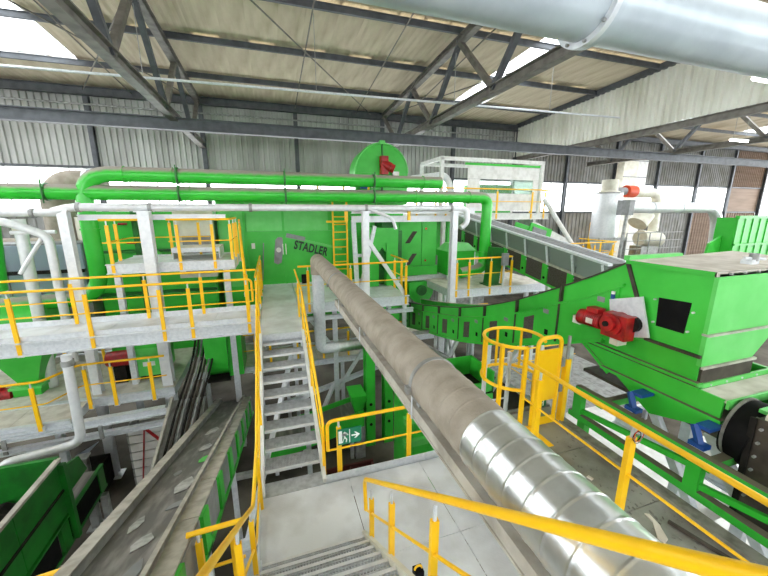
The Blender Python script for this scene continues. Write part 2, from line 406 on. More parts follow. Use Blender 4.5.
r = thing('ceiling_conduit', 'thin pale conduit pipe running level below the roof purlins', 'conduit', (4, 14.5, 4.4))
obj('pipe', MB().tube([(-12, 14.5, 4.18), (17.5, 14.5, 4.70)], .045, 8), GALV, r)
for x in (-9, -3.7, 2, 7.9, 13): obj('hanger', MB().tube([(x, 14.5, 4.45), (x, 14.5, roof_z(14.5)-.2)], .012, 6), GALVD, r)
r = thing('sprinkler_line', 'thin dark pipe fixed along the upper far wall', 'pipe', (0, 24.7, 5.9))
obj('pipe', MB().tube([(-18, 24.75, 5.75), (19, 24.75, 5.75)], .05, 8), GALVD, r)
for lab, x, y, z, rz in (('slim white tube lamp hanging beneath the top right grey duct', 10.2, 5.0, 2.62, .1), ('slim white tube lamp in the bay beyond the partition', 24.5, 13, 3.72, .0)):
    r = thing('tube_lamp', lab, 'lamp', (x, y, z), 'tube lamps')
    obj('housing', MB().box(x-.75, x+.75, y-.06, y+.06, z+.04, z+.1), WHITE, r)
    obj('tube', MB().tube([(x-.72, y, z), (x+.72, y, z)], .045, 10), LAMP, r)
    obj('hanger', MB().tube([(x-.5, y, z+.1), (x-.5, y, roof_z(y)+.05)], .01, 6), GALVD, r)
    obj('hanger', MB().tube([(x+.5, y, z+.1), (x+.5, y, roof_z(y)+.05)], .01, 6), GALVD, r)
# big grey duct overhead
r = thing('overhead_duct', 'thick pale grey round duct with bolted flange crossing the top right corner', 'duct', (2.5, 2.3, 1.2))
DY, DZ, DR = 2.3, 1.49, .245
obj('duct_section', MB().tube([(-.1, DY, DZ), (2.32, DY, DZ)], DR, 40), DUCTG, r)
obj('duct_section', MB().tube([(2.36, DY, DZ), (7.5, DY, DZ)], DR, 40), DUCTG, r)
fm = MB().tube([(2.30, DY, DZ), (2.345, DY, DZ)], DR+.045, 40); fo = obj('flange', fm, GALV, r)
fm = MB().tube([(2.35, DY, DZ), (2.39, DY, DZ)], DR+.04, 40); obj('flange', fm, DUCTG, r)
for k in range(10):
    a = 2*math.pi*k/10+.2; p = (2.29, DY+(DR+.022)*math.cos(a), DZ+(DR+.022)*math.sin(a))
    inst('bolt', shared('flange_bolt', lambda mb: mb.tube([(-.012, 0, 0), (.075, 0, 0)], .012, 6), GALVD), fo, p)

# ================================================================ LANDING AND STAIRS
LZ = -4.22
r = thing('landing', 'grey tread-plate landing between the two flights of stairs', 'platform', (.9, 4, LZ-.2))
for x0, x1, y0, y1 in ((-.41, .92, 3.5, 4.68), (.93, 2.15, 3.3, 4.68), (.93, 2.15, 1.2, 3.29), (2.16, 3.4, 3.3, 4.68), (2.16, 3.4, 1.2, 3.29)):
    obj('floor_plate', MB().box(x0, x1, y0, y1, LZ-.008, LZ), PLATE, r)
obj('grating_strip', MB().box(-.41, .55, 4.69, 4.98, LZ-.03, LZ-.002), GRATE, r)
obj('kick_plate', MB().box(-.43, -.415, 3.4, 4.7, LZ-.05, LZ+.13), GALV, r)
obj('kick_plate', MB().box(.56, 3.4, 4.7, 4.715, LZ-.05, LZ+.13), GALV, r)
for y in (4.6, 3.4, 1.3): obj('support_beam', MB().ibeam((-.4, y, LZ-.12), (3.4, y, LZ-.12), .12, .2), GALV, r)
obj('edge_channel', MB().channel((-.43, 1.2, LZ-.1), (-.43, 4.7, LZ-.1), .07, .18), GALV, r)
for x, y in ((-.35, 4.6), (3.3, 4.6), (-.35, 3.0), (3.3, 1.3)): obj('leg', MB().bar((x, y, FL), (x, y, LZ-.2), .12, .12), GALV, r)
# flight up to the machine level
UZ = -2.75
r = thing('steel_stairs', 'open grating stairs rising from the landing to the upper walkway', 'stairs', (.1, 6.3, LZ))
n = 9; y0, y1 = 4.95, 7.85
me = tread_mesh(.86, .31, 'tread_far', 36, 11)
for i in range(n):
    t = (i+1)/(n+1); p_ = (-.35, y0+(y1-y0)*(i+.35)/n, LZ+(UZ-LZ)*t); inst('nosing', MESHES[('nosing', 'tread_far')], inst('tread', me, r, p_), p_)
for x in (-.385, .54):
    obj('stringer', MB().bar((x, y0-.25, LZ+.02), (x, y1+.05, UZ+.0), .05, .23), WHITE, r)
def stair_rail(name, label, x, pts, posts, pw=.05):
    rr = thing(name, label, 'railing', (x, pts[0][1], pts[-1][2]-1))
    obj('top_rail', MB().tube(rounded([(x, y, z) for _, y, z in pts], .12, 5), .024, 12), YELLOW, rr)
    return rr
def rail_set(name, label, x, pts, mids, posts, r=.023, mr=.014, pw=.05):
    """pts: (y, z) of the hand rail; mids the same for the knee rail; posts (y, z_low, z_high)"""
    rr = thing(name, label, 'railing', (x, pts[0][0], min(p[1] for p in posts)))
    obj('top_rail', MB().tube(rounded([(x, y, z) for y, z in pts], .12, 5), r, 14), YELLOW, rr)
    obj('mid_rail', MB().tube(rounded([(x, y, z) for y, z in mids], .1, 4), mr, 10), YELLOW, rr)
    for y, a, c in posts:
        po = obj('post', MB().box(x-pw/2, x+pw/2, y-pw*.35, y+pw*.35, a, c-.13), YELLOW, rr)
        obj('spigot', MB().tube([(x, y, c-.16), (x, y, c)], .015, 8), GALV, po)
    return rr
def stz(y): return LZ+(UZ-LZ)*(y-4.7)/(7.85-4.7)
def nz(y): return LZ+.775*(3.57-y)
# left rail: down the near flight, along the landing and up the far flight
rail_set('handrail', 'long yellow handrail on the left of both stair flights', -.40,
         [(.2, nz(.2)+.95), (3.5, nz(3.5)+.95), (4.6, LZ+1.0), (7.85, UZ+1.0), (8.75, UZ+1.1)],
         [(.2, nz(.2)+.45), (3.5, nz(3.5)+.45), (4.6, LZ+.5), (7.85, UZ+.5), (8.75, UZ+.55)],
         [(1.4, nz(1.4)-.1, nz(1.4)+.95), (2.35, nz(2.35)-.1, nz(2.35)+.95), (3.2, nz(3.2)-.1, nz(3.2)+.95), (4.5, LZ-.1, LZ+1.0), (5.7, stz(5.7)-.1, stz(5.7)+1), (6.8, stz(6.8)-.1, stz(6.8)+1), (7.8, UZ-.1, UZ+1)])
rail_set('handrail', 'yellow handrail on the right of the far stair flight', .56,
         [(4.85, LZ+.45), (4.8, LZ+1.0), (7.85, UZ+1.0), (10.1, UZ+1.1)],
         [(4.82, LZ+.5), (7.85, UZ+.5), (10.1, UZ+.55)],
         [(4.85, LZ-.1, LZ+1.02), (6.3, stz(6.3)-.1, stz(6.3)+1), (7.8, UZ-.1, UZ+1), (9.0, UZ-.1, UZ+1.05)])
# near flight under the photographer
r = thing('steel_stairs', 'open grating stairs in the foreground leading down to the landing', 'stairs', (.25, 2, LZ))
me = tread_mesh(1.24, .235, 'tread_near', 38, 7)
k = 13
for i in range(k):
    y = 3.50-.235*i; p_ = (.87, y, nz(y)+.1); inst('nosing', MESHES[('nosing', 'tread_near')], inst('tread', me, r, p_, (0, 0, math.pi)), p_)
for x in (-.40, .90):
    obj('stringer', MB().bar((x, 3.58, LZ+.0), (x, .2, nz(.2)+.0), .045, .2), GALV if x < 0 else CREAM, r)
rail_set('handrail', 'thick yellow handrail in the foreground crossing in front of the shiny duct', .93,
         [(3.62, LZ+.42), (3.68, LZ+.84), (.15, -.64)], [(3.62, LZ+.42), (.3, LZ+.42+.775*3.3)],
         [(3.35, LZ-.05, nz(3.35)+.80), (2.62, nz(2.62)-.25, nz(2.62)+.86), (1.74, nz(1.74)-.25, nz(1.74)+.87)], r=.025, mr=.014, pw=.055)
railing('railing', 'yellow railing along the far edge of the landing with the exit sign', [(.62, 4.78, LZ), (3.3, 4.78, LZ)], [(.8, 4.78, LZ), (2.0, 4.78, LZ), (3.2, 4.78, LZ)], h=1.03, ends=(1, 0))
# exit sign
r = thing('exit_sign', 'green emergency exit sign with running figure and arrow on the yellow railing', 'sign', (.96, 4.70, -3.6))
sx0, sx1, sz0, sz1 = .77, 1.15, -3.60, -3.325; sy = 4.71
obj('board', MB().box(sx0, sx1, sy, sy+.012, sz0, sz1), SIGNG, r)
c = (sx0+sx1)/2; zz = (sz0+sz1)/2
def flat(poly): return MB().prism(poly, 'y', sy-.003, sy)
obj('divider', flat([(c-.006, sz0+.02), (c+.006, sz0+.02), (c+.006, sz1-.02), (c-.006, sz1-.02)]), SIGNW, r)
obj('arrow', flat([(c+.03, zz-.012), (c+.11, zz-.012), (c+.075, zz-.055), (c+.1, zz-.055), (c+.165, zz), (c+.1, zz+.055), (c+.075, zz+.055), (c+.11, zz+.012), (c+.03, zz+.012)]), SIGNW, r)
obj('door_symbol', flat([(sx0+.012, sz0+.03), (sx0+.07, sz0+.03), (sx0+.07, sz1-.03), (sx0+.012, sz1-.03)]), SIGNW, r)
q = sx0+.11
obj('running_figure', flat([(q-.045, sz0+.035), (q-.012, zz-.02), (q-.02, zz+.03), (q-.05, zz+.005), (q-.06, zz+.015), (q-.02, zz+.055), (q+.015, zz+.055), (q+.035, zz+.02), (q+.06, zz+.02), (q+.06, zz+.035), (q+.045, zz+.038), (q+.02, zz+.075), (q-.0, zz+.09), (q-.02, zz+.07), (q-.02, zz+.055), (q+.015, zz+.055), (q+.01, zz-.0), (q+.04, zz-.05), (q+.03, sz0+.035), (q+.015, sz0+.035), (q+.02, zz-.05), (q-.005, zz-.03), (q-.03, sz0+.035)]), SIGNW, r)

# ================================================================ MAIN SPIRAL DUCT
r = thing('spiral_duct', 'long spiral duct, dusty far away and shiny bare metal near the viewer', 'duct', (1.2, 5, -1.7))
DX, DZ2, R1, EY = 1.20, -1.39, .197, 9.95
def spiral(y0, y1, rad, pitch, h=.003):
    pts = []; rd = []; n = int((y0-y1)/pitch)
    for i in range(n):
        y = y0-(y0-y1)*i/n; p = (y0-y1)/n
        for f, d in ((0, 0), (.03, h), (.07, h), (.1, 0), (.16, 0), (.94, 0)): pts.append((DX, y-f*p, DZ2)); rd.append(rad+d)
    pts.append((DX, y1, DZ2)); rd.append(rad); return MB().tube(pts, rad, 48, True, rd)
d1 = obj('far_section', spiral(EY-.25, 2.37, R1, .14), DUSTY, r)
d2 = obj('middle_section', spiral(2.35, 1.58, R1+.008, .13), DUSTY, r)
d3 = obj('near_section', spiral(1.58, -.8, R1+.01, .13), SILVER, r)
for y, R in ((2.36, R1+.02), (6.6, R1+.012)):
    cl = obj('clamp_ring', MB().tube([(DX, y+.02, DZ2), (DX, y-.02, DZ2)], R, 40), GALVD, r)
    obj('clamp_lock', MB().box(DX-R-.03, DX-R+.005, y-.03, y+.03, DZ2-.06, DZ2+.0), GALVD, cl)
obj('elbow', MB().tube(rounded([(DX, EY-.25, DZ2), (DX, EY, DZ2), (DX, EY, DZ2-.4)], .25, 8), R1, 32), DUSTY, r)
def ringed(pts0, rad):
    pts = []; rd = []
    for a, b2 in zip(pts0[:-1], pts0[1:]):
        a, b2 = Vector(a), Vector(b2); pts += [a, a.lerp(b2, .15), a.lerp(b2, .2)]; rd += [rad+.004, rad+.004, rad]
    pts.append(Vector(pts0[-1])); rd.append(rad); return MB().tube(pts, rad, 28, True, rd)
obj('down_pipe', ringed([(DX, EY, -1.79-.11*i) for i in range(18)], R1-.025), GALV, r)
obj('bottom_elbow', MB().tube(rounded([(DX, EY, -3.66), (DX, EY, -4.12), (1.75, EY, -4.12)], .36, 8), R1-.03, 28), GALV, r)
obj('side_pipe', ringed([(1.74+.11*i, EY, -4.12) for i in range(12)], R1-.035), SILVER, r)
r = thing('duct_carrier', 'long grey steel channel carrying the spiral duct', 'beam', (1.1, 3, -1.9))
obj('channel', MB().channel((1.045, -.5, -1.66), (1.045, 6.2, -1.66), .1, .09, .01), LIP, r)
obj('cover_strip', MB().box(1.035, 1.15, -.5, 6.2, -1.72, -1.706), LIP, r)
for y in (.7, 2.4, 4.2, 5.7):
    obj('saddle', MB().box(1.08, 1.3, y-.03, y+.03, -1.615, -1.575), GALVD, r); obj('saddle_rod', MB().tube([(1.025, y, -1.72), (1.025, y, -1.5)], .007, 6), GALV, r)

# ================================================================ WALKWAYS ON THE LEFT
def deck(name, label, x0, x1, y0, y1, z, panels, m=PLATE, h=.2, legs=(), axis='x', beams=2, cat='platform', edge=GALV, back=True):
    r = thing(name, label, cat, ((x0+x1)/2, (y0+y1)/2, z-h))
    for i in range(panels):
        if axis == 'x':
            a = x0+(x1-x0)*i/panels; c = x0+(x1-x0)*(i+1)/panels; obj('deck_plate', MB().box(a+.006, c-.006, y0+.02, y1-.02, z-.025, z), m, r)
        else:
            a = y0+(y1-y0)*i/panels; c = y0+(y1-y0)*(i+1)/panels; obj('deck_plate', MB().box(x0+.02, x1-.02, a+.006, c-.006, z-.025, z), m, r)
    obj('edge_channel', MB().channel((x0, y0, z-h/2+.03), (x1, y0, z-h/2+.03), .1, h, .025, flip=1), edge, r)
    obj('edge_channel', MB().channel((x0, y1, z-h/2+.03), (x1, y1, z-h/2+.03), .07, h, .012, flip=-1), edge, r)
    obj('end_channel', MB().channel((x0, y0, z-h/2), (x0, y1, z-h/2), .06, h*.9, .012), edge, r)
    obj('end_channel', MB().channel((x1, y0, z-h/2), (x1, y1, z-h/2), .06, h*.9, .012, flip=-1), edge, r)
    for i in range(beams):
        x = x0+(x1-x0)*(i+.5)/beams; obj('cross_beam', MB().ibeam((x, y0+.02, z-h*.6), (x, y1-.02, z-h*.6), .08, h*.7), edge, r)
    for (lx, ly, lw) in legs:
        obj('leg', MB().ibeam((lx, ly, FL), (lx, ly, z-h+.02), lw, lw, .016, up=(0, 1, 0)), edge, r)
    return r
deck('walkway', 'long galvanised walkway on the left at the level of the upper stair end', -9.5, -.42, 8.9, 10.15, UZ, 8, h=.3, legs=((-8.4, 9.6, .2), (-.6, 10.05, .14)), beams=6)
obj('kick_plate', MB().box(-9.5, -.42, 10.13, 10.14, UZ, UZ+.14), GALV, bpy.data.objects['walkway'])
obj('kick_plate', MB().box(-9.5, -.42, 8.91, 8.92, UZ, UZ+.14), GALV, bpy.data.objects['walkway'])
railing('railing', 'yellow railing along the near side of the left walkway', [(-9.4, 8.87, UZ), (-.55, 8.87, UZ)], [(x, 8.87, UZ) for x in (-8.9, -7.3, -5.25, -3.95, -2.55, -1.95, -.68)], h=1.12, drop=.28, ends=(0, 1))
railing('railing', 'yellow railing along the far side of the left walkway', [(-9.4, 10.12, UZ), (-.5, 10.12, UZ)], [(x, 10.12, UZ) for x in (-9, -6.9, -4.75, -3.2, -1.9, -.75)], h=1.15, drop=.05)
railing('railing', 'short yellow railing at the corner where the left walkway meets the stairs', [(-.46, 8.95, UZ), (-.46, 13.2, UZ)], [(-.46, 9.2, UZ), (-.46, 10.6, UZ), (-.46, 12, UZ), (-.46, 13.1, UZ)], h=1.15, drop=.05)
deck('upper_landing', 'pale dusty plate landing between the stairs and the lettered green machine', -.41, .62, 7.86, 13.4, UZ, 4, axis='y', h=.22, legs=((.55, 8.0, .12), (.5, 11.5, .12)), m=PLATE)
deck('machine_platform', 'galvanised platform with diagonal braces beside the narrow end of the spiral duct', .64, 4.2, 10.3, 13.4, UZ, 4, h=.32, legs=((1.75, 10.5, .14), (4.1, 10.4, .12)), m=PLATE)
obj('brace', MB().bar((1.75, 10.45, -5.9), (3.6, 10.45, -3.1), .1, .1), GALV, bpy.data.objects['machine_platform'])
obj('brace', MB().bar((1.75, 10.45, -4.4), (.8, 10.45, -3.1), .08, .08), GALV, bpy.data.objects['machine_platform'])
obj('tie_beam', MB().ibeam((-.4, 10.5, -6.2), (4.1, 10.5, -5.0), .12, .14), GALV, bpy.data.objects['machine_platform'])
obj('tie_beam', MB().ibeam((.64, 10.35, -3.25), (4.4, 10.35, -3.25), .12, .14), GALV, bpy.data.objects['machine_platform'])
railing('railing', 'yellow railing in front of the green column frame, behind the dusty duct', [(.66, 10.28, UZ), (4.18, 10.28, UZ), (4.18, 12.6, UZ)], [(.95, 10.28, UZ), (2.25, 10.28, UZ), (4.1, 10.28, UZ), (4.18, 10.9, UZ), (4.18, 11.6, UZ)], h=1.15, drop=.3)
# small raised platform above the walkway
PZ = -1.37
deck('raised_platform', 'small raised galvanised platform above the left walkway', -4.1, -1.05, 10.55, 12.4, PZ, 3, h=.26, legs=((-3.95, 10.7, .14), (-1.3, 10.65, .16)))
railing('railing', 'yellow railing with a gap along the front of the small raised platform', [(-4.1, 10.52, PZ), (-2.98, 10.52, PZ)], [(-3.95, 10.52, PZ), (-3.2, 10.52, PZ)], h=1.15, drop=.22)
railing('railing', 'yellow railing on the right half of the small raised platform', [(-2.62, 10.52, PZ), (-1.08, 10.52, PZ), (-1.08, 12.3, PZ)], [(-2.4, 10.52, PZ), (-1.55, 10.52, PZ), (-1.1, 10.6, PZ), (-1.08, 11.4, PZ), (-1.08, 12.2, PZ)], h=1.15, drop=.22)
railing('railing', 'yellow railing at the back of the small raised platform', [(-4.08, 10.7, PZ), (-4.08, 12.35, PZ), (-1.9, 12.35, PZ)], [(-4.08, 11.4, PZ), (-3.0, 12.35, PZ), (-2.2, 12.35, PZ)], h=1.15, drop=.05)
r = thing('step_unit', 'grey dusty step box on the small raised platform', 'steps', (-2.1, 11.6, PZ))
obj('top_plate', MB().box(-2.75, -1.5, 11.2, 12.2, PZ+.30, PZ+.33), DUSTTOP, r)
obj('front_edge', MB().box(-2.75, -1.5, 11.18, 11.2, PZ+.2, PZ+.33), GALV, r)
obj('side_plate', MB().box(-2.75, -2.72, 11.2, 12.2, PZ, PZ+.3), GALV, r)
obj('side_plate', MB().box(-1.53, -1.5, 11.2, 12.2, PZ, PZ+.3), GALV, r)
# access steps with rails between walkway and raised platform
railing('railing', 'steep yellow stair rail at the right end of the small raised platform', [(-.95, 11.9, PZ-.1), (-.72, 9.4, UZ-.05)], [(-.93, 11.7, PZ-.15), (-.8, 10.3, -2.35)], h=1.2, drop=.02)

# ================================================================ COLUMNS AND SILVER PIPE RUN
def hcol(name, label, x, y, z0, z1, w, m=GALV, group=None):
    r = thing(name, label, 'column', (x, y, z0), group)
    obj('shaft', MB().ibeam((x, y, z0), (x, y, z1), w, w, .018, up=(0, 1, 0)), m, r)
    obj('head_plate', MB().box(x-w*.7, x+w*.7, y-w*.7, y+w*.7, z1, z1+.03), m, r)
    obj('base_plate', MB().box(x-w, x+w, y-w, y+w, z0, z0+.03), m, r)
    return r
SY = 10.4
hcol('steel_column', 'pale steel column standing through the gap in the raised platform railing', -3.05, SY, FL, -.03, .26, PIPES)
hcol('steel_column', 'slanted-looking pale steel column left of the green elbow pipe', -4.72, SY, FL, .0, .2, PIPES)
hcol('steel_column', 'white steel column with diagonal brace in front of the green column frame', 2.77, SY, UZ-.02, -.03, .2, PIPES)
hcol('steel_column', 'white steel column just left of the green down pipe', 5.85, SY, FL, -.03, .2, PIPES)
r = thing('silver_pipe_run', 'long thin white pipe in front of the two big green pipes', 'pipe', (0, SY, .0))
pz = .09
obj('main_pipe', MB().tube(rounded([(-4.9, SY-.05, -.02), (-4.55, SY, pz), (6.0, SY, pz), (6.3, SY, pz-.05), (6.35, SY, -.4), (6.1, SY, -.55)], .18, 6), .095, 16), PIPES, r)
obj('branch_pipe', MB().tube([(-11, SY, -.06), (-4.75, SY, -.04)], .085, 16), PIPES, r)
obj('branch_pipe', MB().tube(rounded([(2.85, SY-.05, .06), (3.6, SY-.2, -.22), (3.7, SY-.2, -.55)], .2, 6), .05, 12), PIPES, r)
for x in (-10, -8.2, -6.6, -5.3, -4.4, -2.9, -.5, 2.8, 5.7):
    z = pz if x > -4.6 else -.05
    obj('coupling', MB().tube([(x-.04, SY, z), (x+.04, SY, z)], .115, 16), GALVD, r)
r = thing('carrier_beams', 'pair of pale steel beams under the long thin white pipe', 'beam', (2.8, SY+.5, -.5))
obj('beam', MB().ibeam((2.45, SY+.45, .02), (6.9, SY+.45, .02), .16, .2), PIPES, r)
obj('beam', MB().ibeam((2.5, SY+.7, -.26), (6.2, SY+.7, -.26), .16, .2), PIPES, r)
obj('beam', MB().ibeam((-4.6, SY+.35, -.16), (-1.2, SY+.35, -.16), .14, .14), PIPES, r)
for x in (2.2, 4.3, 6.0): obj('yellow_bracket', MB().box(x, x+.1, SY+.3, SY+.36, -.3, .2), YELLOW, r)
r = thing('white_brace', 'white diagonal brace below the thin white pipe', 'brace', (3.3, SY, -2.7))
obj('bar', MB().bar((2.85, SY, -.9), (4.1, SY, -2.7), .12, .12), PIPES, r)
r = thing('trestle', 'pale steel trestle behind the yellow ladder', 'frame', (2.5, 11.5, UZ))
obj('leg', MB().bar((2.75, 11.5, UZ), (2.65, 11.5, -.3), .14, .14), GALV, r); obj('leg', MB().bar((2.85, 11.5, UZ), (3.4, 11.5, -.5), .12, .12), GALV, r)
obj('rung', MB().bar((2.7, 11.5, -1.5), (3.1, 11.5, -1.5), .1, .1), GALV, r)

# ================================================================ BIG GREEN PIPES
GY = 11.8
def gpipe(name, label, pts, R, rings, m=GPIPE, rad=.205):
    r = thing(name, label, 'pipe', pts[0]); P = rounded(pts, R, 10); obj('pipe', MB().tube(P, rad, 24), m, r)
    for a, d in rings:
        a = Vector(a); d = Vector(d); obj('flange_ring', MB().tube([a-d*.02, a+d*.02], rad+.025, 24), m, r)
    return r
X1 = (1, 0, 0); Z1 = (0, 0, 1)
gpipe('green_pipe', 'upper of the two big green pipes, bending down in a wide elbow at the left',
      [(6.0, GY, 1.0), (-4.82, GY, 1.0), (-4.82, GY, -2.45), (-9.5, GY, -2.6)], .75, [((-3.8, GY, 1.0), X1), ((-2.6, GY, 1.0), X1), ((1, GY, 1.0), X1), ((3.5, GY, 1), X1), ((5.3, GY, 1), X1), ((-4.82, GY, -.5), Z1)])
gpipe('green_pipe', 'lower of the two big green pipes, dropping at its right end',
      [(-12, GY, .50), (8.05, GY, .50), (8.05, GY, -2.25), (7.0, GY, -2.4)], .35, [((-7.2, GY, .5), X1), ((-2.2, GY, .5), X1), ((1.5, GY, .5), X1), ((5, GY, .5), X1), ((7.2, GY, .5), X1), ((8.05, GY, -1.6), Z1)])
for lab, x in (('black clamp joining the two green pipes at the far left', -5.62), ('black clamp joining the two green pipes above the raised platform', -2.48), ('black clamp joining the two green pipes above the lettered machine', .51), ('black clamp joining the two green pipes below the drum housing', 3.44)):
    r = thing('pipe_clamp', lab, 'clamp', (x, GY, .25), 'pipe clamps')
    obj('ring', MB().tube([(x-.03, GY, .5), (x+.03, GY, .5)], .235, 20), DKGREEN, r)
    if x > -5: obj('ring', MB().tube([(x-.03, GY, 1.0), (x+.03, GY, 1.0)], .235, 20), DKGREEN, r)
    obj('threaded_rod', MB().tube([(x, GY-.23, .2), (x, GY-.23, 1.28 if x > -5 else .8)], .018, 6), DKGREEN, r)
gpipe('green_pipe', 'steep green pipe at the left picture edge', [(-6.75, 11.3, .1), (-6.95, 11.3, -2.0)], None or .1, [], m=GREEN, rad=.3)

# ================================================================ LETTERED GREEN MACHINE
MY = 13.5
r = thing('separator_machine', 'large green separator machine with hinged doors and dark company lettering', 'machine', (2, 15, UZ))
def panel(x0, x1, z0, z1, m=GREEN, d=.03, nm='door_panel', lab=None): return obj(nm, MB().box(x0, x1, MY-d, MY+.02, z0, z1), m, r, label=lab)
obj('housing', MB().box(-1.8, 4.0, MY+.02, 15.7, UZ-1.5, .42), GREEN, r)
panel(-1.75, -.95, UZ+.02, .1, LTGREEN, .02); panel(-.85, .4, -.72, .3, LTGREEN, .02); panel(.46, 2.1, -.72, .3, LTGREEN, .02)
panel(-.85, .40, UZ+.03, -.85)
panel(.46, 2.2, UZ+.03, -.85)
panel(2.3, 3.95, -1.0, .3); panel(2.3, 3.95, UZ+.03, -1.05)
obj('frame_rail', MB().box(-.9, 4.0, MY-.08, MY, -.85, -.73), GREEN, r)
obj('frame_post', MB().box(.39, .47, MY-.07, MY, UZ, .35), GREEN, r)
obj('frame_post', MB().box(-.95, -.86, MY-.07, MY, UZ, .35), GREEN, r)
obj('corner_gusset', MB().prism([(-.86, -.85), (-.86, -1.3), (-.4, -.85)], 'y', MY-.06, MY-.03), GREEN, r)
tr = obj('slanted_rail', MB().bar((.5, MY-.06, -.92), (2.6, MY-.06, -1.46), .05, .09), LTGREEN, r)
obj('name_strip', MB().bar((.52, MY-.1, -.88), (1.2, MY-.1, -1.04), .02, .16), GREY, r)
h = obj('handle_plate', MB().bar((-.42, MY-.05, -2.55), (-.3, MY-.05, -1.15), .03, .16), GREY, r)
obj('handle_plate', MB().prism([(.02, -1.9), (.16, -1.97), (.3, -1.9), (.42, -1.1), (.36, -.95), (.22, -.95), (.12, -1.05)], 'y', MY-.06, MY-.03), GREY, r)
obj('latch_knob', MB().tube([(.22, MY-.1, -1.42), (.22, MY-.03, -1.42)], .09, 16), WHITE, r)
obj('warning_label', MB().box(.52-.15, .6-.1, MY-.06, MY-.03, -1.5, -1.25).box(.36, .5, MY-.062, MY-.03, -1.6, -1.2), WHITE, r)
obj('warning_label', MB().box(-.72, -.6, MY-.06, MY-.03, -1.35, -1.15), WHITE, r)
tc = bpy.data.curves.new('lettering', 'FONT'); tc.body = 'STADLER'; tc.size = .36; tc.offset = .012; tc.extrude = .008; tc.space_character = 1.08
to = bpy.data.objects.new('tmp_text', tc); COL.objects.link(to)
bpy.context.view_layer.update()
me = bpy.data.meshes.new_from_object(to.evaluated_get(bpy.context.evaluated_depsgraph_get())); bpy.data.objects.remove(to)
me.materials.append(TXT)
lt = inst('lettering', me, r, (.76, MY-.06, -1.38), (math.radians(90), math.radians(15), 0)); lt['label'] = 'dark lettering STADLER sloping down to the right'
w = max(v.co.x for v in me.vertices); lt.scale = (1.30/w, 1.25, 1)
obj('side_lug', MB().box(1.0, 1.25, MY-.12, MY, UZ, UZ+.35), DARK, r)
r = thing('yellow_ladder', 'yellow ladder hooked to the lettered green machine', 'ladder', (2.45, 12.9, UZ))
for x in (2.2, 2.72): obj('stile', MB().box(x-.03, x+.03, 12.87, 12.93, UZ, .45), YELLOW, r)
for i in range(11): inst('rung', shared('ladder_rung', lambda mb: mb.tube([(-.25, 0, 0), (.25, 0, 0)], .022, 8), YELLOW), r, (2.46, 12.9, UZ+.3+i*.28))
obj('hook_bar', MB().box(1.95, 2.75, 12.85, 12.9, -.42, -.35), YELLOW, r)
railing('railing', 'yellow guard rail on top of the lettered green machine', [(1.6, 13.7, .42), (3.9, 13.7, .42)], [(1.8, 13.7, .42), (2.8, 13.7, .42), (3.8, 13.7, .42)], h=.75, drop=.0)
# green column frame
r = thing('sheet_metal_portal', 'green sheet-metal column frame between the ladder and the tall feed box', 'portal', (3.7, 12.2, UZ))
obj('upright', MB().box(3.25, 3.7, 12.0, 12.5, UZ, -.6), GREEN, r); obj('upright', MB().box(4.0, 4.45, 12.0, 12.5, UZ, -.6), GREEN, r)
obj('header', MB().box(3.25, 4.45, 11.98, 12.52, -1.15, -.6), GREEN, r)
obj('gusset', MB().prism([(3.7, -1.15), (4.0, -1.15), (4.0, -1.5), (3.85, -1.3), (3.7, -1.5)], 'y', 12.05, 12.45), GREEN, r)
obj('infill_panel', MB().box(3.7, 4.0, 12.3, 12.34, UZ, -1.15), DKGREEN, r)
obj('motor_bracket', MB().box(4.46, 4.6, 12.0, 12.2, -1.9, -.7), DKGREEN, r)
# tall feed box
r = thing('feed_box', 'tall green feed box with two dark slanted labels', 'machine', (5.6, 13, -2.6))
obj('body', MB().box(4.6, 6.5, 12.98, 14.4, -2.55, -.3), GREEN, r)
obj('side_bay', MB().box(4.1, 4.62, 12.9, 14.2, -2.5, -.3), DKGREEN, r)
obj('front_panel', MB().box(4.86, 5.78, 12.94, 12.99, -2.2, -.32), GREEN, r); obj('front_panel', MB().box(5.84, 6.46, 12.94, 12.99, -2.2, -.32), GREEN, r)
obj('skirt', MB().box(4.6, 6.55, 12.9, 13.0, -2.6, -2.22), GREEN, r)
for z in (-1.05, -1.95):
    obj('dark_label', MB().prism([(5.1, z-.22), (5.3, z-.22), (5.62, z+.25), (5.42, z+.25)], 'y', 12.925, 12.945), VENT, r)
for x, z in ((6.0, -.7), (6.0, -2.0)): obj('bolt', MB().tube([(x, 12.9, z), (x, 12.95, z)], .04, 8), ORANGE, r)
obj('top_cap', MB().box(4.5, 6.55, 12.9, 14.4, -.34, -.2), PIPES, r)
r = thing('box_stand', 'galvanised stand below the tall green feed box', 'frame', (5.8, 13.2, FL))
obj('top_beam', MB().ibeam((4.3, 12.9, -2.72), (7.3, 12.9, -2.72), .16, .18), GALV, r)
for x in (4.4, 7.0): obj('leg', MB().bar((x, 13.0, FL), (x, 13.0, -2.8), .12, .12), GALV, r)
r = thing('gear_housing', 'rounded dark green gear housing under the tall feed box', 'machine', (5.8, 13.1, -3.9))
pp = arcpts((5.75, 0, -3.2), .55, 200, 340, 8); obj('body', MB().prism([(5.2, -2.85), (6.35, -2.85)]+[(p[0], p[2]) for p in reversed(pp)], 'y', 12.7, 13.4), GREEN, r)
obj('cover', MB().tube([(5.75, 12.62, -3.2), (5.75, 12.72, -3.2)], .22, 18), DKGREEN, r)
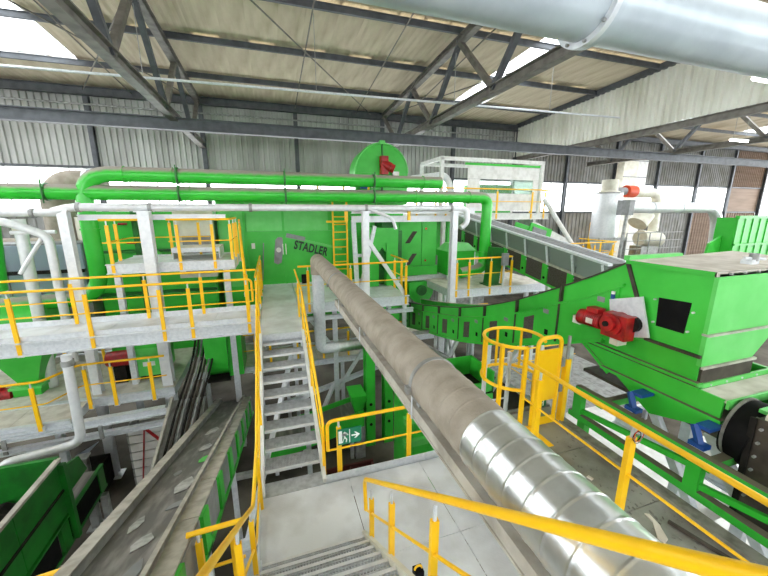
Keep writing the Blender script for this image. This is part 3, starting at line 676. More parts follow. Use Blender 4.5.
# drum housing with red motor, behind
r = thing('drum_housing', 'half-round green drum housing with a red motor, rising above the big pipes', 'machine', (5.2, 16.2, -1))
pp = arcpts((5.1, 0, 1.75), 1.28, 0, 180, 28); obj('body', MB().prism([(p[0], p[2]) for p in pp]+[(3.82, .3), (6.38, .3)], 'y', 16.0, 17.2), GREEN, r)
obj('rim', MB().tube(arcpts((5.1, 16.0, 1.75), 1.28, 0, 180, 28), .04, 8), LTGREEN, r)
obj('split_flange', MB().box(5.07, 5.13, 15.93, 16.0, .4, 3.1), DKGREEN, r); obj('split_flange', MB().box(3.85, 6.35, 15.94, 16.0, 1.72, 1.78), GREEN, r)
obj('cap', MB().box(4.98, 5.22, 15.9, 16.1, 2.98, 3.14), LTGREEN, r)
mo = obj('motor', MB().tube([(5.45, 15.75, 1.95), (5.05, 15.9, 2.15)], .22, 16), RED, r); obj('gearbox', MB().box(4.98, 5.32, 15.7, 16.0, 1.65, 2.45), RED, r)
obj('fan_cover', MB().tube([(5.6, 15.7, 1.88), (5.45, 15.75, 1.95)], .19, 16), RED, mo)
obj('control_box', MB().box(5.6, 5.9, 15.85, 16.0, 1.35, 1.8), WHITE, r); obj('control_box', MB().box(4.05, 4.35, 15.85, 16.0, 1.0, 1.4), BLUE, r)
obj('lamp_knob', MB().tube([(6.2, 15.9, 1.55), (6.2, 16, 1.55)], .08, 10), ORANGE, r)
obj('pedestal', MB().box(4.0, 6.2, 16.05, 17.1, FL, .3), GREEN, r)

# ================================================================ CURVED GREEN CONVEYOR AND HOPPER ON THE RIGHT
XH = 4.8
# side profile (y, z top edge, z ledge, z bottom)
def lerp_tab(tab, y):
    tab = sorted(tab)
    if y <= tab[0][0]: return tab[0][1]
    for (a, b), (c, d) in zip(tab[:-1], tab[1:]):
        if y <= c: return b+(d-b)*(y-a)/(c-a)
    return tab[-1][1]
TOP = [(12.6, -3.55), (11.5, -3.36), (10.35, -3.14), (9.18, -2.88), (7.95, -2.58), (6.82, -2.23), (5.7, -1.80), (4.6, -1.28), (3.94, -.95), (3.51, -.70)]
BOT = [(12.6, -4.55), (12.07, -4.42), (10.3, -4.02), (9.1, -3.78), (7.86, -3.50), (6.72, -3.15), (5.57, -2.73), (4.45, -2.27), (3.78, -1.97), (3.09, -1.69)]
LED = [(12.6, -3.8), (10.33, -3.36), (7.93, -2.85), (6.79, -2.5), (5.66, -2.08), (4.56, -1.56), (3.89, -1.27), (3.46, -1.01)]
tz = lambda y: lerp_tab(TOP, y); bz = lambda y: lerp_tab(BOT, y); lz = lambda y: lerp_tab(LED, y)
r = thing('curved_conveyor', 'long curved green trough conveyor climbing towards the green hopper', 'conveyor', (5.3, 7.5, -4.6))
def strip(y0, y1, fa, fb, x0, x1, n=3):
    mb = MB(); vs = []
    for i in range(n+1):
        y = y0+(y1-y0)*i/n
        vs += [(x0, y, fa(y)), (x1, y, fa(y)), (x1, y, fb(y)), (x0, y, fb(y))]
    fs = [(0, 1, 2, 3), tuple(4*n+k for k in (3, 2, 1, 0))]
    for i in range(n):
        for k in range(4): a = 4*i+k; c = 4*i+(k+1) % 4; fs.append((a, c, c+4, a+4))
    return mb.add(vs, fs)
SE = [12.6, 11.5, 10.35, 9.18, 7.95, 6.82, 5.7, 4.6, 3.55]
for i in range(len(SE)-1):
    a, c = SE[i+1], SE[i]
    obj('upper_side_panel', strip(a+.01, c-.01, tz, lz, XH, XH+.02), GREEN, r)
    lo = obj('lower_side_panel', strip(a+.01, c-.01, lambda y: lz(y)-.0, bz, XH-.05, XH+.02), GREEN, r)
    w = c-a
    if i < 7 and i > 0:
        y0 = a+w*.52; y1 = a+w*.76
        obj('mesh_vent', strip(y0, y1, lambda y: lz(y)-.12, lambda y: bz(y)+.12, XH-.056, XH-.05, 1), VENT, lo)
    obj('access_hole', MB().box(XH-.056, XH-.05, a+w*.18, a+w*.25, bz(a+w*.2)+.17, bz(a+w*.2)+.27), BLACK, lo)
    obj('small_sticker', MB().box(XH-.056, XH-.05, a+w*.2, a+w*.32, lz(a+w*.2)-.17, lz(a+w*.2)-.09), GREY, lo)
    if i < 7: obj('seam_rib', strip(a-.018, a+.018, lambda y: tz(y)+.01, lambda y: bz(y), XH-.065, XH, 1), RUST, r)
    obj('far_side_panel', strip(a+.01, c-.01, tz, lambda y: bz(y)+.1, XH+.9, XH+.92), GREEN, r)
obj('side_ledge', strip(3.5, 12.6, lambda y: lz(y)+.02, lambda y: lz(y)-.015, XH-.07, XH, 16), GREEND, r)
obj('top_lip', strip(3.5, 12.6, lambda y: tz(y)+.012, lambda y: tz(y)-.012, XH-.03, XH+.05, 16), RUST, r)
obj('far_lip', strip(3.5, 12.6, lambda y: tz(y)+.012, lambda y: tz(y)-.012, XH+.88, XH+.96, 16), LIP, r)
obj('belt', strip(3.6, 12.6, lambda y: lz(y)-.12, lambda y: lz(y)-.14, XH+.03, XH+.89, 16), BELT, r)
obj('bottom_rail', strip(3.7, 12.6, lambda y: bz(y)+.03, lambda y: bz(y)-.03, XH-.08, XH+.0, 16), GREEND, r)
for y, x in ((9.9, 5.2), (7.2, 5.2)):
    obj('leg', MB().bar((x, y, FL), (x, y, bz(y)), .14, .14), GALV, r); obj('leg_brace', MB().bar((x, y-.1, bz(y)-1.6), (x-.0, y-1.3, bz(y-1.3)), .1, .1), GALV, r)
obj('head_side_panel', MB().prism([(3.56, -.72), (3.50, -.72), (3.11, -1.70), (3.56, -1.90)], 'x', XH-.02, XH+.0), GREEN, r)
# red gear motor on the conveyor head
r = thing('gear_motor', 'red gear motor on the flank of the curved conveyor', 'motor', (4.5, 3.6, -1.9))
obj('mount_plate', MB().prism([(3.03, -1.66), (3.20, -1.13), (3.66, -1.28), (3.55, -1.83)], 'x', XH-.09, XH-.06), GALV, r)
g = obj('gearbox', MB().tube([(4.48, 3.42, -1.57), (4.70, 3.42, -1.57)], .16, 20).box(4.5, 4.68, 3.2, 3.56, -1.76, -1.42), RED, r)
obj('gear_cover', MB().tube([(4.43, 3.44, -1.56), (4.49, 3.44, -1.56)], .11, 20), RED, g); obj('shaft_end', MB().tube([(4.40, 3.44, -1.56), (4.44, 3.44, -1.56)], .04, 12), DARK, g)
pts = []; rd = []
for i in range(9): y = 3.6+i*.03; pts += [(4.58, y, -1.60), (4.58, y+.015, -1.60)]; rd += [.115, .125]
mo = obj('motor_body', MB().tube(pts, .12, 20, True, rd), RED, r)
obj('terminal_box', MB().box(4.5, 4.66, 3.65, 3.84, -1.49, -1.42), RED, mo); obj('name_plate', MB().box(4.452, 4.458, 3.68, 3.79, -1.65, -1.57), DUSTTOP, mo)
obj('fan_cover', MB().tube([(4.58, 3.86, -1.61), (4.58, 3.98, -1.62)], .12, 20), RED, mo)
obj('end_bearing', MB().tube([(4.64, 3.24, -1.53), (4.72, 3.24, -1.53)], .11, 16), DARK, r)
obj('foot_block', MB().box(4.52, 4.70, 3.30, 3.42, -1.86, -1.74), CREAM, r)
obj('white_rag', MB().box(4.56, 4.68, 3.98, 4.12, -1.76, -1.64), WHITE, r)
r = thing('beacon', 'tiny white and blue signal beacon above the red gear motor', 'beacon', (4.72, 3.6, -1.2))
obj('body', MB().tube([(4.72, 3.62, -1.26), (4.72, 3.62, -1.19)], .028, 12), BLUE, r); obj('cap', MB().tube([(4.72, 3.62, -1.19), (4.72, 3.62, -1.15)], .026, 12), WHITE, r)
# hopper
r = thing('green_hopper', 'big green hopper with a dusty flat roof and a square black hatch', 'hopper', (5.6, 3, -2.2))
obj('left_side', MB().prism([(3.52, -.70), (2.49, -.70), (2.49, -1.70), (3.10, -1.70)], 'x', XH, XH+.03), GREEN, r)
obj('near_side', MB().prism([(XH-.005, -.70), (7.0, -.70), (6.2, -1.42), (XH-.005, -1.42)], 'y', 2.455, 2.50), LTGREEN, r)
obj('near_side', MB().prism([(XH-.005, -1.43), (6.2, -1.43), (5.78, -1.83), (XH-.005, -1.83)], 'y', 2.45, 2.50), LTGREEN, r)
obj('ledge_strip', MB().box(XH-.02, 6.2, 2.42, 2.50, -1.445, -1.42), LIP, r)
obj('far_side', MB().box(XH, 6.9, 3.52, 3.55, -1.9, -.70), GREEN, r)
ro = obj('roof_plate', MB().add([(XH-.04, 3.52, -.70), (XH-.04, 2.47, -.70), (7.2, 2.47, -.70), (7.2, 3.6, -.66), (XH-.04, 3.52, -.68), (XH-.04, 2.47, -.68), (7.2, 2.47, -.68), (7.2, 3.6, -.64)],
    [(0, 1, 2, 3), (4, 7, 6, 5), (0, 4, 5, 1), (1, 5, 6, 2), (2, 6, 7, 3), (3, 7, 4, 0)]), DUSTTOP, r)
obj('roof_upstand', MB().box(XH, 5.9, 3.52, 3.60, -.69, -.62), LTGREEN, ro)
obj('edge_angle', MB().box(XH-.06, 7.2, 2.455, 2.475, -.73, -.675), LIP, ro)
obj('edge_angle', MB().bar((XH-.05, 3.52, -.70), (XH-.05, 2.46, -.70), .02, .05), GREEND, ro)
obj('corner_seam', MB().bar((XH-.012, 3.52, -.72), (XH-.012, 3.09, -1.69), .03, .05), RUST, r)
ha = obj('black_hatch', MB().prism([(3.04, -1.11), (2.67, -1.09), (2.69, -1.49), (3.02, -1.49)], 'x', XH-.012, XH-.001), BLACK, r)
for y, z in ((3.08, -1.14), (3.06, -1.45), (2.63, -1.2), (2.65, -1.45)): obj('hatch_bolt', MB().tube([(XH-.03, y, z), (XH, y, z)], .014, 8), GALV, ha)
obj('bottom_flange', MB().bar((XH-.02, 3.12, -1.71), (XH-.02, 2.46, -1.71), .04, .035), RUST, r)
obj('skirt', MB().box(XH+.02, 5.8, 2.44, 2.47, -2.06, -1.84), RUST, r)
obj('skirt_edge', MB().box(XH+.0, 5.82, 2.42, 2.45, -1.86, -1.83), LIP, r)
for x in (4.95, 5.2, 5.45): obj('roof_bolt', MB().tube([(x, 2.45, -.70), (x, 2.42, -.70)], .014, 8), GALVD, ro)
va = obj('valve', MB().box(5.9, 6.05, 2.72, 2.84, -.68, -.62).tube([(5.85, 2.78, -.6), (6.2, 2.74, -.62)], .02, 8), GALV, r)
obj('valve_head', MB().tube([(6.0, 2.76, -.64), (6.0, 2.76, -.54)], .05, 12), GALVD, va)
# discharge chute under the hopper
r = thing('discharge_chute', 'green discharge chute with ledges below the hopper', 'chute', (5.4, 3, -2.6))
obj('upper_cheek', MB().prism([(3.12, -1.72), (2.47, -1.72), (2.47, -2.03), (3.85, -2.03), (3.72, -1.94)], 'x', XH+.0, XH+.04), GREEN, r)
obj('ledge', MB().box(XH-.06, XH+.05, 2.42, 3.95, -2.06, -2.025), GREEND, r)
obj('ledge', MB().box(XH-.04, XH+.05, 2.42, 4.0, -2.12, -2.085), GREEND, r)
obj('side_panel', MB().prism([(4.05, -2.1), (2.16, -2.1), (2.16, -2.36), (3.58, -2.36)], 'x', XH-.03, XH), GREEN, r)
obj('ledge', MB().box(XH-.09, XH, 2.12, 3.65, -2.375, -2.335), GREEND, r)
obj('lower_cheek', MB().prism([(3.5, -2.37), (2.2, -2.37), (2.2, -2.5), (2.9, -2.72)], 'x', XH-.02, XH+.02), GREEN, r)
obj('far_panel', MB().box(6.2, 6.25, 2.15, 4.0, -2.6, -2.05), GREEN, r)
obj('trough_floor', MB().box(XH, 6.2, 2.15, 4.0, -2.6, -2.55), RUST, r)
tp = obj('top_plate', MB().box(XH-.02, 6.9, 2.14, 2.42, -2.135, -2.115), DUSTTOP, r)
obj('plate_flange', MB().box(XH-.02, 6.9, 2.42, 2.45, -2.11, -2.05), LTGREEN, tp); obj('plate_flange', MB().box(XH-.02, 6.9, 2.11, 2.14, -2.2, -2.1), LTGREEN, tp)
for x in (5.0, 5.3, 5.6, 5.9): obj('bolt', MB().tube([(x, 2.41, -2.08), (x, 2.44, -2.08)], .014, 8), GALV, tp)
obj('end_frame', MB().bar((XH-.03, 4.05, -2.1), (XH-.03, 3.55, -2.42), .04, .05), GREEND, r)
for k, (y, lab) in enumerate(((2.92, 'blue vibration mount nearer the yellow cage'), (2.16, 'blue vibration mount next to the black boot'))):
    b = thing('vibration_mount', lab, 'mount', (4.5, y, -2.6), 'vibration mounts')
    obj('upper_arm', MB().box(4.5, 4.74, y-.07, y+.07, -2.42, -2.38), BLUE, b)
    obj('link', MB().bar((4.5, y+.08, -2.40), (4.45, y-.03, -2.58), .06, .06), BLUE, b)
    obj('lower_arm', MB().box(4.40, 4.52, y-.10, y+.06, -2.61, -2.56), BLUE, b)
# green frame
r = thing('support_frame', 'low green beam frame beside the dirty walkway under the hopper', 'frame', (4.5, 2.3, -3.1))
FX = 4.35
obj('top_beam', MB().bar((FX+.01, 3.68, -2.66), (FX+.01, 1.0, -2.66), .1, .08), GREEND, r)
obj('middle_beam', MB().bar((FX, 3.58, -3.0), (FX, 2.1, -2.80), .05, .07), GREEN, r)
obj('middle_beam', MB().bar((FX, 2.05, -3.0), (FX, .9, -2.80), .05, .07), GREEN, r)
obj('base_beam', MB().bar((FX, 3.75, -3.10), (FX, .6, -3.10), .1, .09), GREEND, r)
for y in (3.62, 2.07): obj('post', MB().bar((FX, y, -3.06), (FX, y, -2.68), .1, .14), GREEN, r)
for y in (3.3, 2.0, 1.2): obj('cross_beam', MB().bar((FX, y, -2.74), (6.2, y, -2.74), .1, .1), GREEND, r)
for y in (3.3, 2.05, 1.2): obj('far_post', MB().bar((6.2, y, -3.3), (6.2, y, -2.7), .1, .1), GREEN, r)
for y in (3.5, 1.2): obj('leg', MB().bar((FX, y, FL), (FX, y, -3.14), .12, .12), GREEN, r)
r = thing('steel_bracing', 'pale galvanised crossed bracing seen through the green frame', 'frame', (6, 2.4, -5))
for y0, z0, y1, z1, x in ((3.4, -3.0, 2.4, -4.6, 5.6), (2.6, -3.0, 1.6, -4.6, 5.6), (2.0, -4.4, 3.2, -3.1, 6.4), (1.4, -4.4, 2.4, -3.1, 6.0)):
    obj('brace', MB().bar((x, y0, z0), (x, y1, z1), .1, .12), GALV, r)
for y in (3.0, 2.2, 1.4): obj('post', MB().bar((5.9, y, FL), (5.9, y, -2.9), .14, .14), GALV, r)
obj('sill_beam', MB().ibeam((6.6, 4.6, -4.2), (6.6, .6, -4.2), .2, .2), GALV, r)
# black boot and dark box
r = thing('rubber_boot', 'black round rubber boot at the end of the discharge chute', 'boot', (5.05, 2, -2.8))
obj('sleeve', MB().tube([(5.03, 2.10, -2.45), (5.03, 1.98, -2.46), (5.03, 1.87, -2.48)], .37, 32, True, [.36, .38, .37]), BLACK, r)
obj('clamp_band', MB().tube([(5.03, 2.08, -2.45), (5.03, 2.05, -2.45)], .375, 32), GREYD, r)
r = thing('dark_metal_box', 'dark brown metal box with a bolted edge at the right picture border', 'machine', (5.4, 1.2, -3.5))
obj('left_wall', MB().prism([(1.86, -2.12), (.4, -2.12), (.4, -3.4), (1.84, -3.4)], 'x', 4.72, 4.75), RUST, r)
obj('far_wall', MB().box(4.75, 6.2, 1.81, 1.84, -3.4, -2.12), RUST, r)
obj('edge_angle', MB().bar((4.70, 1.86, -2.12), (4.70, 1.84, -3.4), .03, .05), DARK, r)
for i in range(7): obj('bolt', MB().tube([(4.69, 1.79, -2.22-.16*i), (4.72, 1.79, -2.22-.16*i)], .016, 6), GALVD, r)
obj('lid', MB().box(4.85, 6.2, 1.0, 1.90, -2.11, -2.07), LTGREEN, r)
obj('crumpled_sheet', MB().prism([(4.70, 1.78), (4.95, 1.85), (5.0, 1.6), (4.8, 1.52), (4.72, 1.6)], 'z', -2.10, -2.06), DUSTTOP, r)
obj('hose', MB().tube(arcpts((4.68, 1.15, -3.05), .28, 20, 170, 12, 'yz'), .03, 8), DARK, r)

# ================================================================ RIGHT WALKWAY, CAGE AND GATE
RZ = -3.1
r = deck('side_walkway', 'narrow dirty tread-plate walkway between the shiny duct and the green frame', 3.03, 4.12, .2, 3.95, RZ, 4, m=PLATED, axis='y', h=.16, legs=((3.1, 3.7, .1), (3.1, .4, .1)), edge=GREYD)
obj('kick_plate', MB().box(3.86, 3.875, .2, 3.5, RZ, RZ+.08), GREYD, r)
obj('cable_channel', MB().box(3.90, 4.06, .2, 3.5, RZ, RZ+.04), GREYD, r)
railing('railing', 'long yellow railing on the near side of the dirty walkway at the right', [(3.06, 3.35, RZ), (3.06, .1, RZ)], [(3.06, 3.12, RZ), (3.06, 1.96, RZ), (3.06, .7, RZ)], h=1.18, mid=(.56,), rr=.026, pw=.08, drop=.05, mr=.014)
t = obj('scrap_bar', MB().bar((3.64, 1.85, RZ+.02), (3.80, 1.22, RZ+.02), .03, .03), RUST, label='thin brown bar lying on the dirty walkway', cat='bar')
t = obj('scrap_sheet', MB().prism([(3.52, 2.0), (3.50, 1.9), (3.36, 1.76), (3.37, 1.7), (3.44, 1.72), (3.53, 1.86), (3.56, 1.98)], 'z', RZ, RZ+.012), DUSTTOP, label='crumpled pale scrap of foil on the dirty walkway', cat='scrap')
t = obj('scrap_sheet', MB().prism([(3.38, 2.58), (3.42, 2.59), (3.43, 2.53), (3.39, 2.52)], 'z', RZ, RZ+.012), DUSTTOP, label='small white scrap on the walkway beside a yellow post', cat='scrap')
# cable coil on the rail post
r = thing('wire_coil', 'tangled coil of thin wire hanging on the yellow post', 'wire', (3.1, 2.0, -2.1))
for k, (dx, dz, rr_) in enumerate(((0, 0, .05), (.01, .015, .06), (-.01, -.01, .045))):
    obj('wire_loop', MB().tube(arcpts((3.08+dx, 1.93-k*.01, -2.03+dz), rr_, 0, 360, 16, 'xz'), .004, 5), (DARK, ORANGE, GREY)[k], r)
# safety cage
CXc, CYc, CR = 3.27, 3.92, .42
r = thing('safety_cage', 'yellow round safety cage of a ladder at the end of the dirty walkway', 'cage', (CXc, CYc, RZ))
for z in (-1.8, -2.42): obj('hoop', MB().tube(arcpts((CXc, CYc, z), CR, -42, 255, 30, 'xy'), .026, 8), YELLOW, r)
for a in (35, 85, 130, 172, 212, 255):
    x = CXc+CR*math.cos(math.radians(a)); y = CYc+CR*math.sin(math.radians(a))
    zb = -2.45 if a < 200 else RZ
    obj('cage_bar', MB().bar((x, y, zb), (x, y, -1.78), .035 if a < 200 else .05, .02 if a < 200 else .045), YELLOW, r)
obj('foot_frame', MB().bar((2.9, 3.66, RZ+.03), (3.45, 3.5, RZ+.03), .05, .06), YELLOW, r)
obj('foot_plate', MB().box(3.12, 3.44, 3.15, 3.5, RZ+.002, RZ+.008), YELLOW, r)
obj('stile', MB().bar((3.05, 4.25, FL), (3.05, 4.25, -2.2), .04, .06), GALV, r); obj('stile', MB().bar((3.5, 4.25, FL), (3.5, 4.25, -2.2), .04, .06), GALV, r)
for k in range(14): inst('rung', shared('cage_rung', lambda mb: mb.tube([(-.22, 0, 0), (.22, 0, 0)], .015, 8), GALV), r, (3.27, 4.25, -3.0-.3*k))
# gate
r = thing('yellow_gate', 'yellow sheet-metal gate beside the round safety cage', 'gate', (3.65, 3.62, RZ))
obj('gate_frame', MB().tube(rounded([(3.45, 3.62, RZ), (3.45, 3.62, -1.74), (3.86, 3.62, -1.74), (3.86, 3.62, RZ)], .13, 6), .03, 10), YELLOW, r)
obj('gate_sheet', MB().box(3.47, 3.84, 3.61, 3.625, -2.72, -1.92), YELLOW, r)
for z in (-2.15, -2.55): obj('latch', MB().box(3.87, 3.92, 3.57, 3.63, z-.05, z+.08), GREY, r)
obj('kick_bar', MB().bar((3.47, 3.6, RZ+.06), (3.84, 3.6, RZ+.06), .02, .12), YELLOW, r)
r = thing('gate_post', 'broad yellow gate post with a grey tube on top', 'post', (3.98, 3.6, RZ))
obj('post', MB().bar((3.98, 3.6, RZ), (3.98, 3.6, -2.1), .08, .08), YELLOW, r); obj('tube', MB().tube([(3.98, 3.6, -2.12), (3.98, 3.6, -1.75)], .024, 10), GALVD, r)
obj('back_post', MB().box(4.08, 4.2, 3.7, 3.8, RZ-.1, -2.0), GALV, r)
r = thing('ladder_sign', 'small green sticker hanging below the yellow gate', 'sign', (3.75, 3.78, -3.0))
obj('plate', MB().box(3.70, 3.86, 3.78, 3.79, -2.95, -2.80), SIGNG, r)
obj('symbol', MB().box(3.735, 3.75, 3.774, 3.78, -2.93, -2.82).box(3.80, 3.815, 3.774, 3.78, -2.93, -2.82).box(3.75, 3.80, 3.774, 3.78, -2.885, -2.87), SIGNW, r)
obj('holder', MB().bar((3.78, 3.8, -2.8), (3.78, 3.7, -2.7), .01, .02), GALV, r)
rng = random.Random(11); cb = MB()
for k in range(220):
    x = 3.1+.72*rng.random()**.8; y = .5+2.8*rng.random(); q = .004+.012*rng.random(); cb.bar((x, y, RZ+.004), (x+q*rng.uniform(-2, 2), y+q*2, RZ+.006), q, q*.5)
obj('crumbs', cb, GREYD, None, label='scattered crumbs of dirt on the narrow tread-plate walkway', cat='dirt', kind='stuff')

# ================================================================ INCLINED CONVEYOR BEHIND
r = thing('inclined_conveyor', 'inclined conveyor with cloudy side sheets coming down behind the curved green conveyor', 'conveyor', (9.1, 11, -2.6))
XI, K = 8.8, 1.4
lip = lambda y: -.73*K+.153*(y-7*K); IY0, IY1 = 7.0, 15.6
def istrip(y0, y1, a, b, x0, x1): return strip(y0, y1, lambda y: lip(y)+a*K, lambda y: lip(y)+b*K, XI+(x0-XI)*K, XI+(x1-XI)*K, 1)
obj('top_lip', istrip(IY0, IY1, .02, -.03, XI-.02, XI+.10), GALV, r)
obj('far_top_lip', istrip(IY0, IY1, .06, .0, XI+.42, XI+.5), GALV, r)
obj('cover_plate', istrip(IY0, IY1, .03, .01, XI+.1, XI+.42), GREY, r)
obj('far_wall', istrip(IY0, IY1, .02, -.7, XI+.46, XI+.48), GREY, r)
obj('body_rail', istrip(IY0, IY1, -.41, -.46, XI-.04, XI+.03), LIP, r)
obj('belt', istrip(IY0, IY1, -.4, -.43, XI+.05, XI+.44), BELT, r)
obj('lower_rail', istrip(IY0, IY1, -.9, -.96, XI-.04, XI+.03), GREEND, r)
k = 8
for i in range(k):
    a = IY0+(IY1-IY0)*i/k; c = IY0+(IY1-IY0)*(i+1)/k
    obj('cloudy_sheet', istrip(a+.02, c-.02, -.03, -.41, XI, XI+.01), FOIL, r)
    obj('sheet_bracket', MB().bar((XI-.04, a, lip(a)-.77), (XI-.04, a+.16, lip(a)-.03), .04, .06), GALV, r)
    obj('side_panel', istrip(a+.22, c-.02, -.46, -.9, XI-.02, XI), VENT, r)
    br = obj('green_bracket', istrip(a-.02, a+.22, -.46, -.95, XI-.05, XI), GREEN, r)
    obj('bracket_hole', MB().tube([(XI-.09, a+.1, lip(a)-1.09), (XI-.07, a+.1, lip(a)-1.09)], .045, 10), BLACK, br)
for y in (9.4, 14.2): obj('leg', MB().bar((XI+.3, y, FL), (XI+.3, y, lip(y)-1.25), .12, .12), GALV, r)

# ================================================================ MIDDLE PLATFORM BEHIND THE CURVED CONVEYOR
MPZ = -2.78
deck('middle_platform', 'galvanised platform with small machines behind the curved green conveyor', 6.0, 10.4, 10.6, 13.6, MPZ, 4, h=.3, legs=((6.2, 10.8, .12), (9.9, 10.8, .14)), m=DUSTTOP)
railing('railing', 'yellow railing on the platform behind the curved green conveyor', [(6.0, 10.58, MPZ), (8.5, 10.58, MPZ), (8.5, 11.6, MPZ)], [(6.15, 10.58, MPZ), (6.65, 10.58, MPZ), (7.55, 10.58, MPZ), (8.45, 10.58, MPZ), (8.5, 11.2, MPZ), (8.5, 11.5, MPZ)], h=1.13, drop=.25)
r = thing('capped_tank', 'green box with domed lid on the middle platform', 'tank', (7.3, 12.6, MPZ))
obj('body', MB().box(6.75, 8.0, 12.4, 13.3, MPZ+.2, -1.6), GREEN, r); obj('lid', MB().frustum((6.7, 8.05, 12.35, 13.35), -1.6, (6.95, 7.8, 12.6, 13.1), -1.3), LTGREEN, r)
for x in (6.85, 7.9): obj('foot', MB().box(x-.06, x+.06, 12.45, 12.57, MPZ, MPZ+.2), GALV, r)
r = thing('dark_green_column', 'dark green leaning column on the middle platform', 'column', (8.0, 11.1, MPZ))
obj('shaft', MB().bar((7.95, 11.1, MPZ), (8.1, 11.1, -1.35), .5, .3), DKGREEN, r); obj('base_plate', MB().box(7.65, 8.3, 10.9, 11.4, MPZ, MPZ+.04), DKGREEN, r)
r = thing('control_panel', 'small grey control box on the railing of the middle platform', 'box', (7.95, 10.5, -1.9))
obj('box', MB().box(7.95, 8.2, 10.45, 10.55, -1.95, -1.5), GREY, r); obj('stand', MB().box(8.04, 8.1, 10.5, 10.55, MPZ, -1.95), GALV, r)

# ================================================================ LEFT BACKGROUND: PIPES, TANK, GREEN SORTER
r = thing('green_sorter', 'green ribbed sorting machine behind the small raised platform', 'machine', (-3.4, 14, UZ-2))
obj('body', MB().box(-5.4, -1.95, 13.2, 16.5, -5.2, -.02), GREEN, r)
for x0, x1, z0, z1 in ((-5.35, -4.2, -1.2, -.1), (-4.1, -3.2, -1.2, -.1), (-3.1, -2.0, -1.2, -.1), (-5.35, -3.7, -2.6, -1.35), (-3.6, -2.0, -2.6, -1.35), (-5.35, -3.7, -4.2, -2.75), (-3.6, -2.0, -4.2, -2.75)):
    obj('side_panel', MB().box(x0, x1, 13.15, 13.21, z0, z1), GREEN, r)
obj('rib', MB().box(-4.22, -4.08, 13.05, 13.2, -5, .1), DKGREEN, r)
for z in (-1.28, -2.68): obj('rib', MB().box(-5.4, -1.95, 13.08, 13.2, z-.04, z+.04), DKGREEN, r)
obj('conduit', MB().tube(rounded([(-3.9, 13.0, -.1), (-3.9, 13.0, -1.1), (-3.5, 13.0, -1.4)], .15, 5), .06, 10), LTGREEN, r)
obj('gauge', MB().tube([(-2.15, 12.95, -.75), (-2.15, 13.15, -.75)], .28, 18), DKGREEN, r)
for x, z in ((-4.45, -.4), (-4.3, -1.0), (-3.9, -.25)): obj('red_tap', MB().tube([(x-.12, 13.02, z), (x+.12, 13.02, z)], .035, 8), RED, r)
r = thing('cream_cabinet', 'cream sheet-metal cabinet behind the rear railing of the raised platform', 'cabinet', (-2.5, 13, -1.9))
obj('body', MB().box(-3.0, -1.85, 12.85, 13.1, -2.2, .0), CREAM, r)
obj('door', MB().box(-2.8, -1.95, 12.82, 12.85, -2.0, -.8), GREY, r); obj('front_lip', MB().box(-3.0, -1.85, 12.8, 12.85, -.2, -.1), WHITE, r)
r = thing('dust_duct', 'thick dusty round duct bend in front of the left window', 'duct', (-6.2, 14.5, -2))
obj('bend', MB().tube(rounded([(-6.65, 14.5, -1.0), (-6.65, 14.5, .88), (-5.3, 14.5, .88)], .75, 8), .45, 24), DUSTY, r)
obj('clamp_ring', MB().tube([(-5.75, 14.5, .88), (-5.62, 14.5, .88)], .5, 24), GALV, r)
obj('down_pipe', MB().tube(rounded([(-5.95, 14.3, -.2), (-5.95, 14.3, -1.3), (-6.5, 14.3, -1.5)], .3, 6), .26, 20), CREAM, r)
obj('level_pipe', MB().tube([(-9.5, 14.2, -1.15), (-6.2, 14.2, -1.15)], .3, 20), DUSTY, r)
r = thing('cream_pipe', 'vertical cream pipe beside the steep green pipe at the left edge', 'pipe', (-6.0, 11.25, -2.6))
obj('pipe', MB().tube([(-6.05, 11.25, -.2), (-6.12, 11.25, -4.8)], .13, 16), PIPES, r); obj('collar', MB().tube([(-6.05, 11.25, -.42), (-6.05, 11.25, -.52)], .16, 16), CREAM, r)
r = thing('cream_pipe', 'branching cream pipe running down left of the green elbow pipe', 'pipe', (-5.4, 10.9, FL))
obj('pipe', MB().tube(rounded([(-6.9, 10.9, -.12), (-6.0, 10.9, -.3), (-5.35, 10.9, -.62), (-5.35, 10.9, -4.0)], .2, 6), .1, 16), PIPES, r)
obj('strut', MB().tube([(-5.5, 10.95, -.65), (-6.1, 10.95, -1.55)], .05, 10), PIPES, r)
obj('cross_tube', MB().tube([(-6.1, 10.95, -.52), (-5.2, 10.95, -.52)], .05, 10), PIPES, r)
r = thing('blue_tank', 'bluish panelled tank behind the cream pipes', 'tank', (-6.6, 13, UZ))
obj('panel', MB().box(-8.2, -5.6, 12.9, 13.0, -2.7, -1.0), BLUEGL, r); obj('body', MB().box(-8.2, -5.6, 13.0, 14.0, -4.5, -.95), GREY, r)
obj('shelf', MB().box(-8.2, -5.6, 12.8, 13.0, -1.85, -1.75), DARK, r)
for x in (-7.5, -6.4): obj('panel_post', MB().box(x-.03, x+.03, 12.86, 12.9, -2.7, -1.0), GREY, r)
r = thing('green_drum', 'wide green drum lying under the steep green pipe at the left', 'drum', (-7.5, 12, -3.4))
obj('shell', MB().tube([(-10.5, 12.0, -3.05), (-6.2, 12.0, -3.05)], .7, 28), GREEN, r); obj('end_ring', MB().tube([(-6.25, 12.0, -3.05), (-6.1, 12.0, -3.05)], .74, 28), LTGREEN, r)

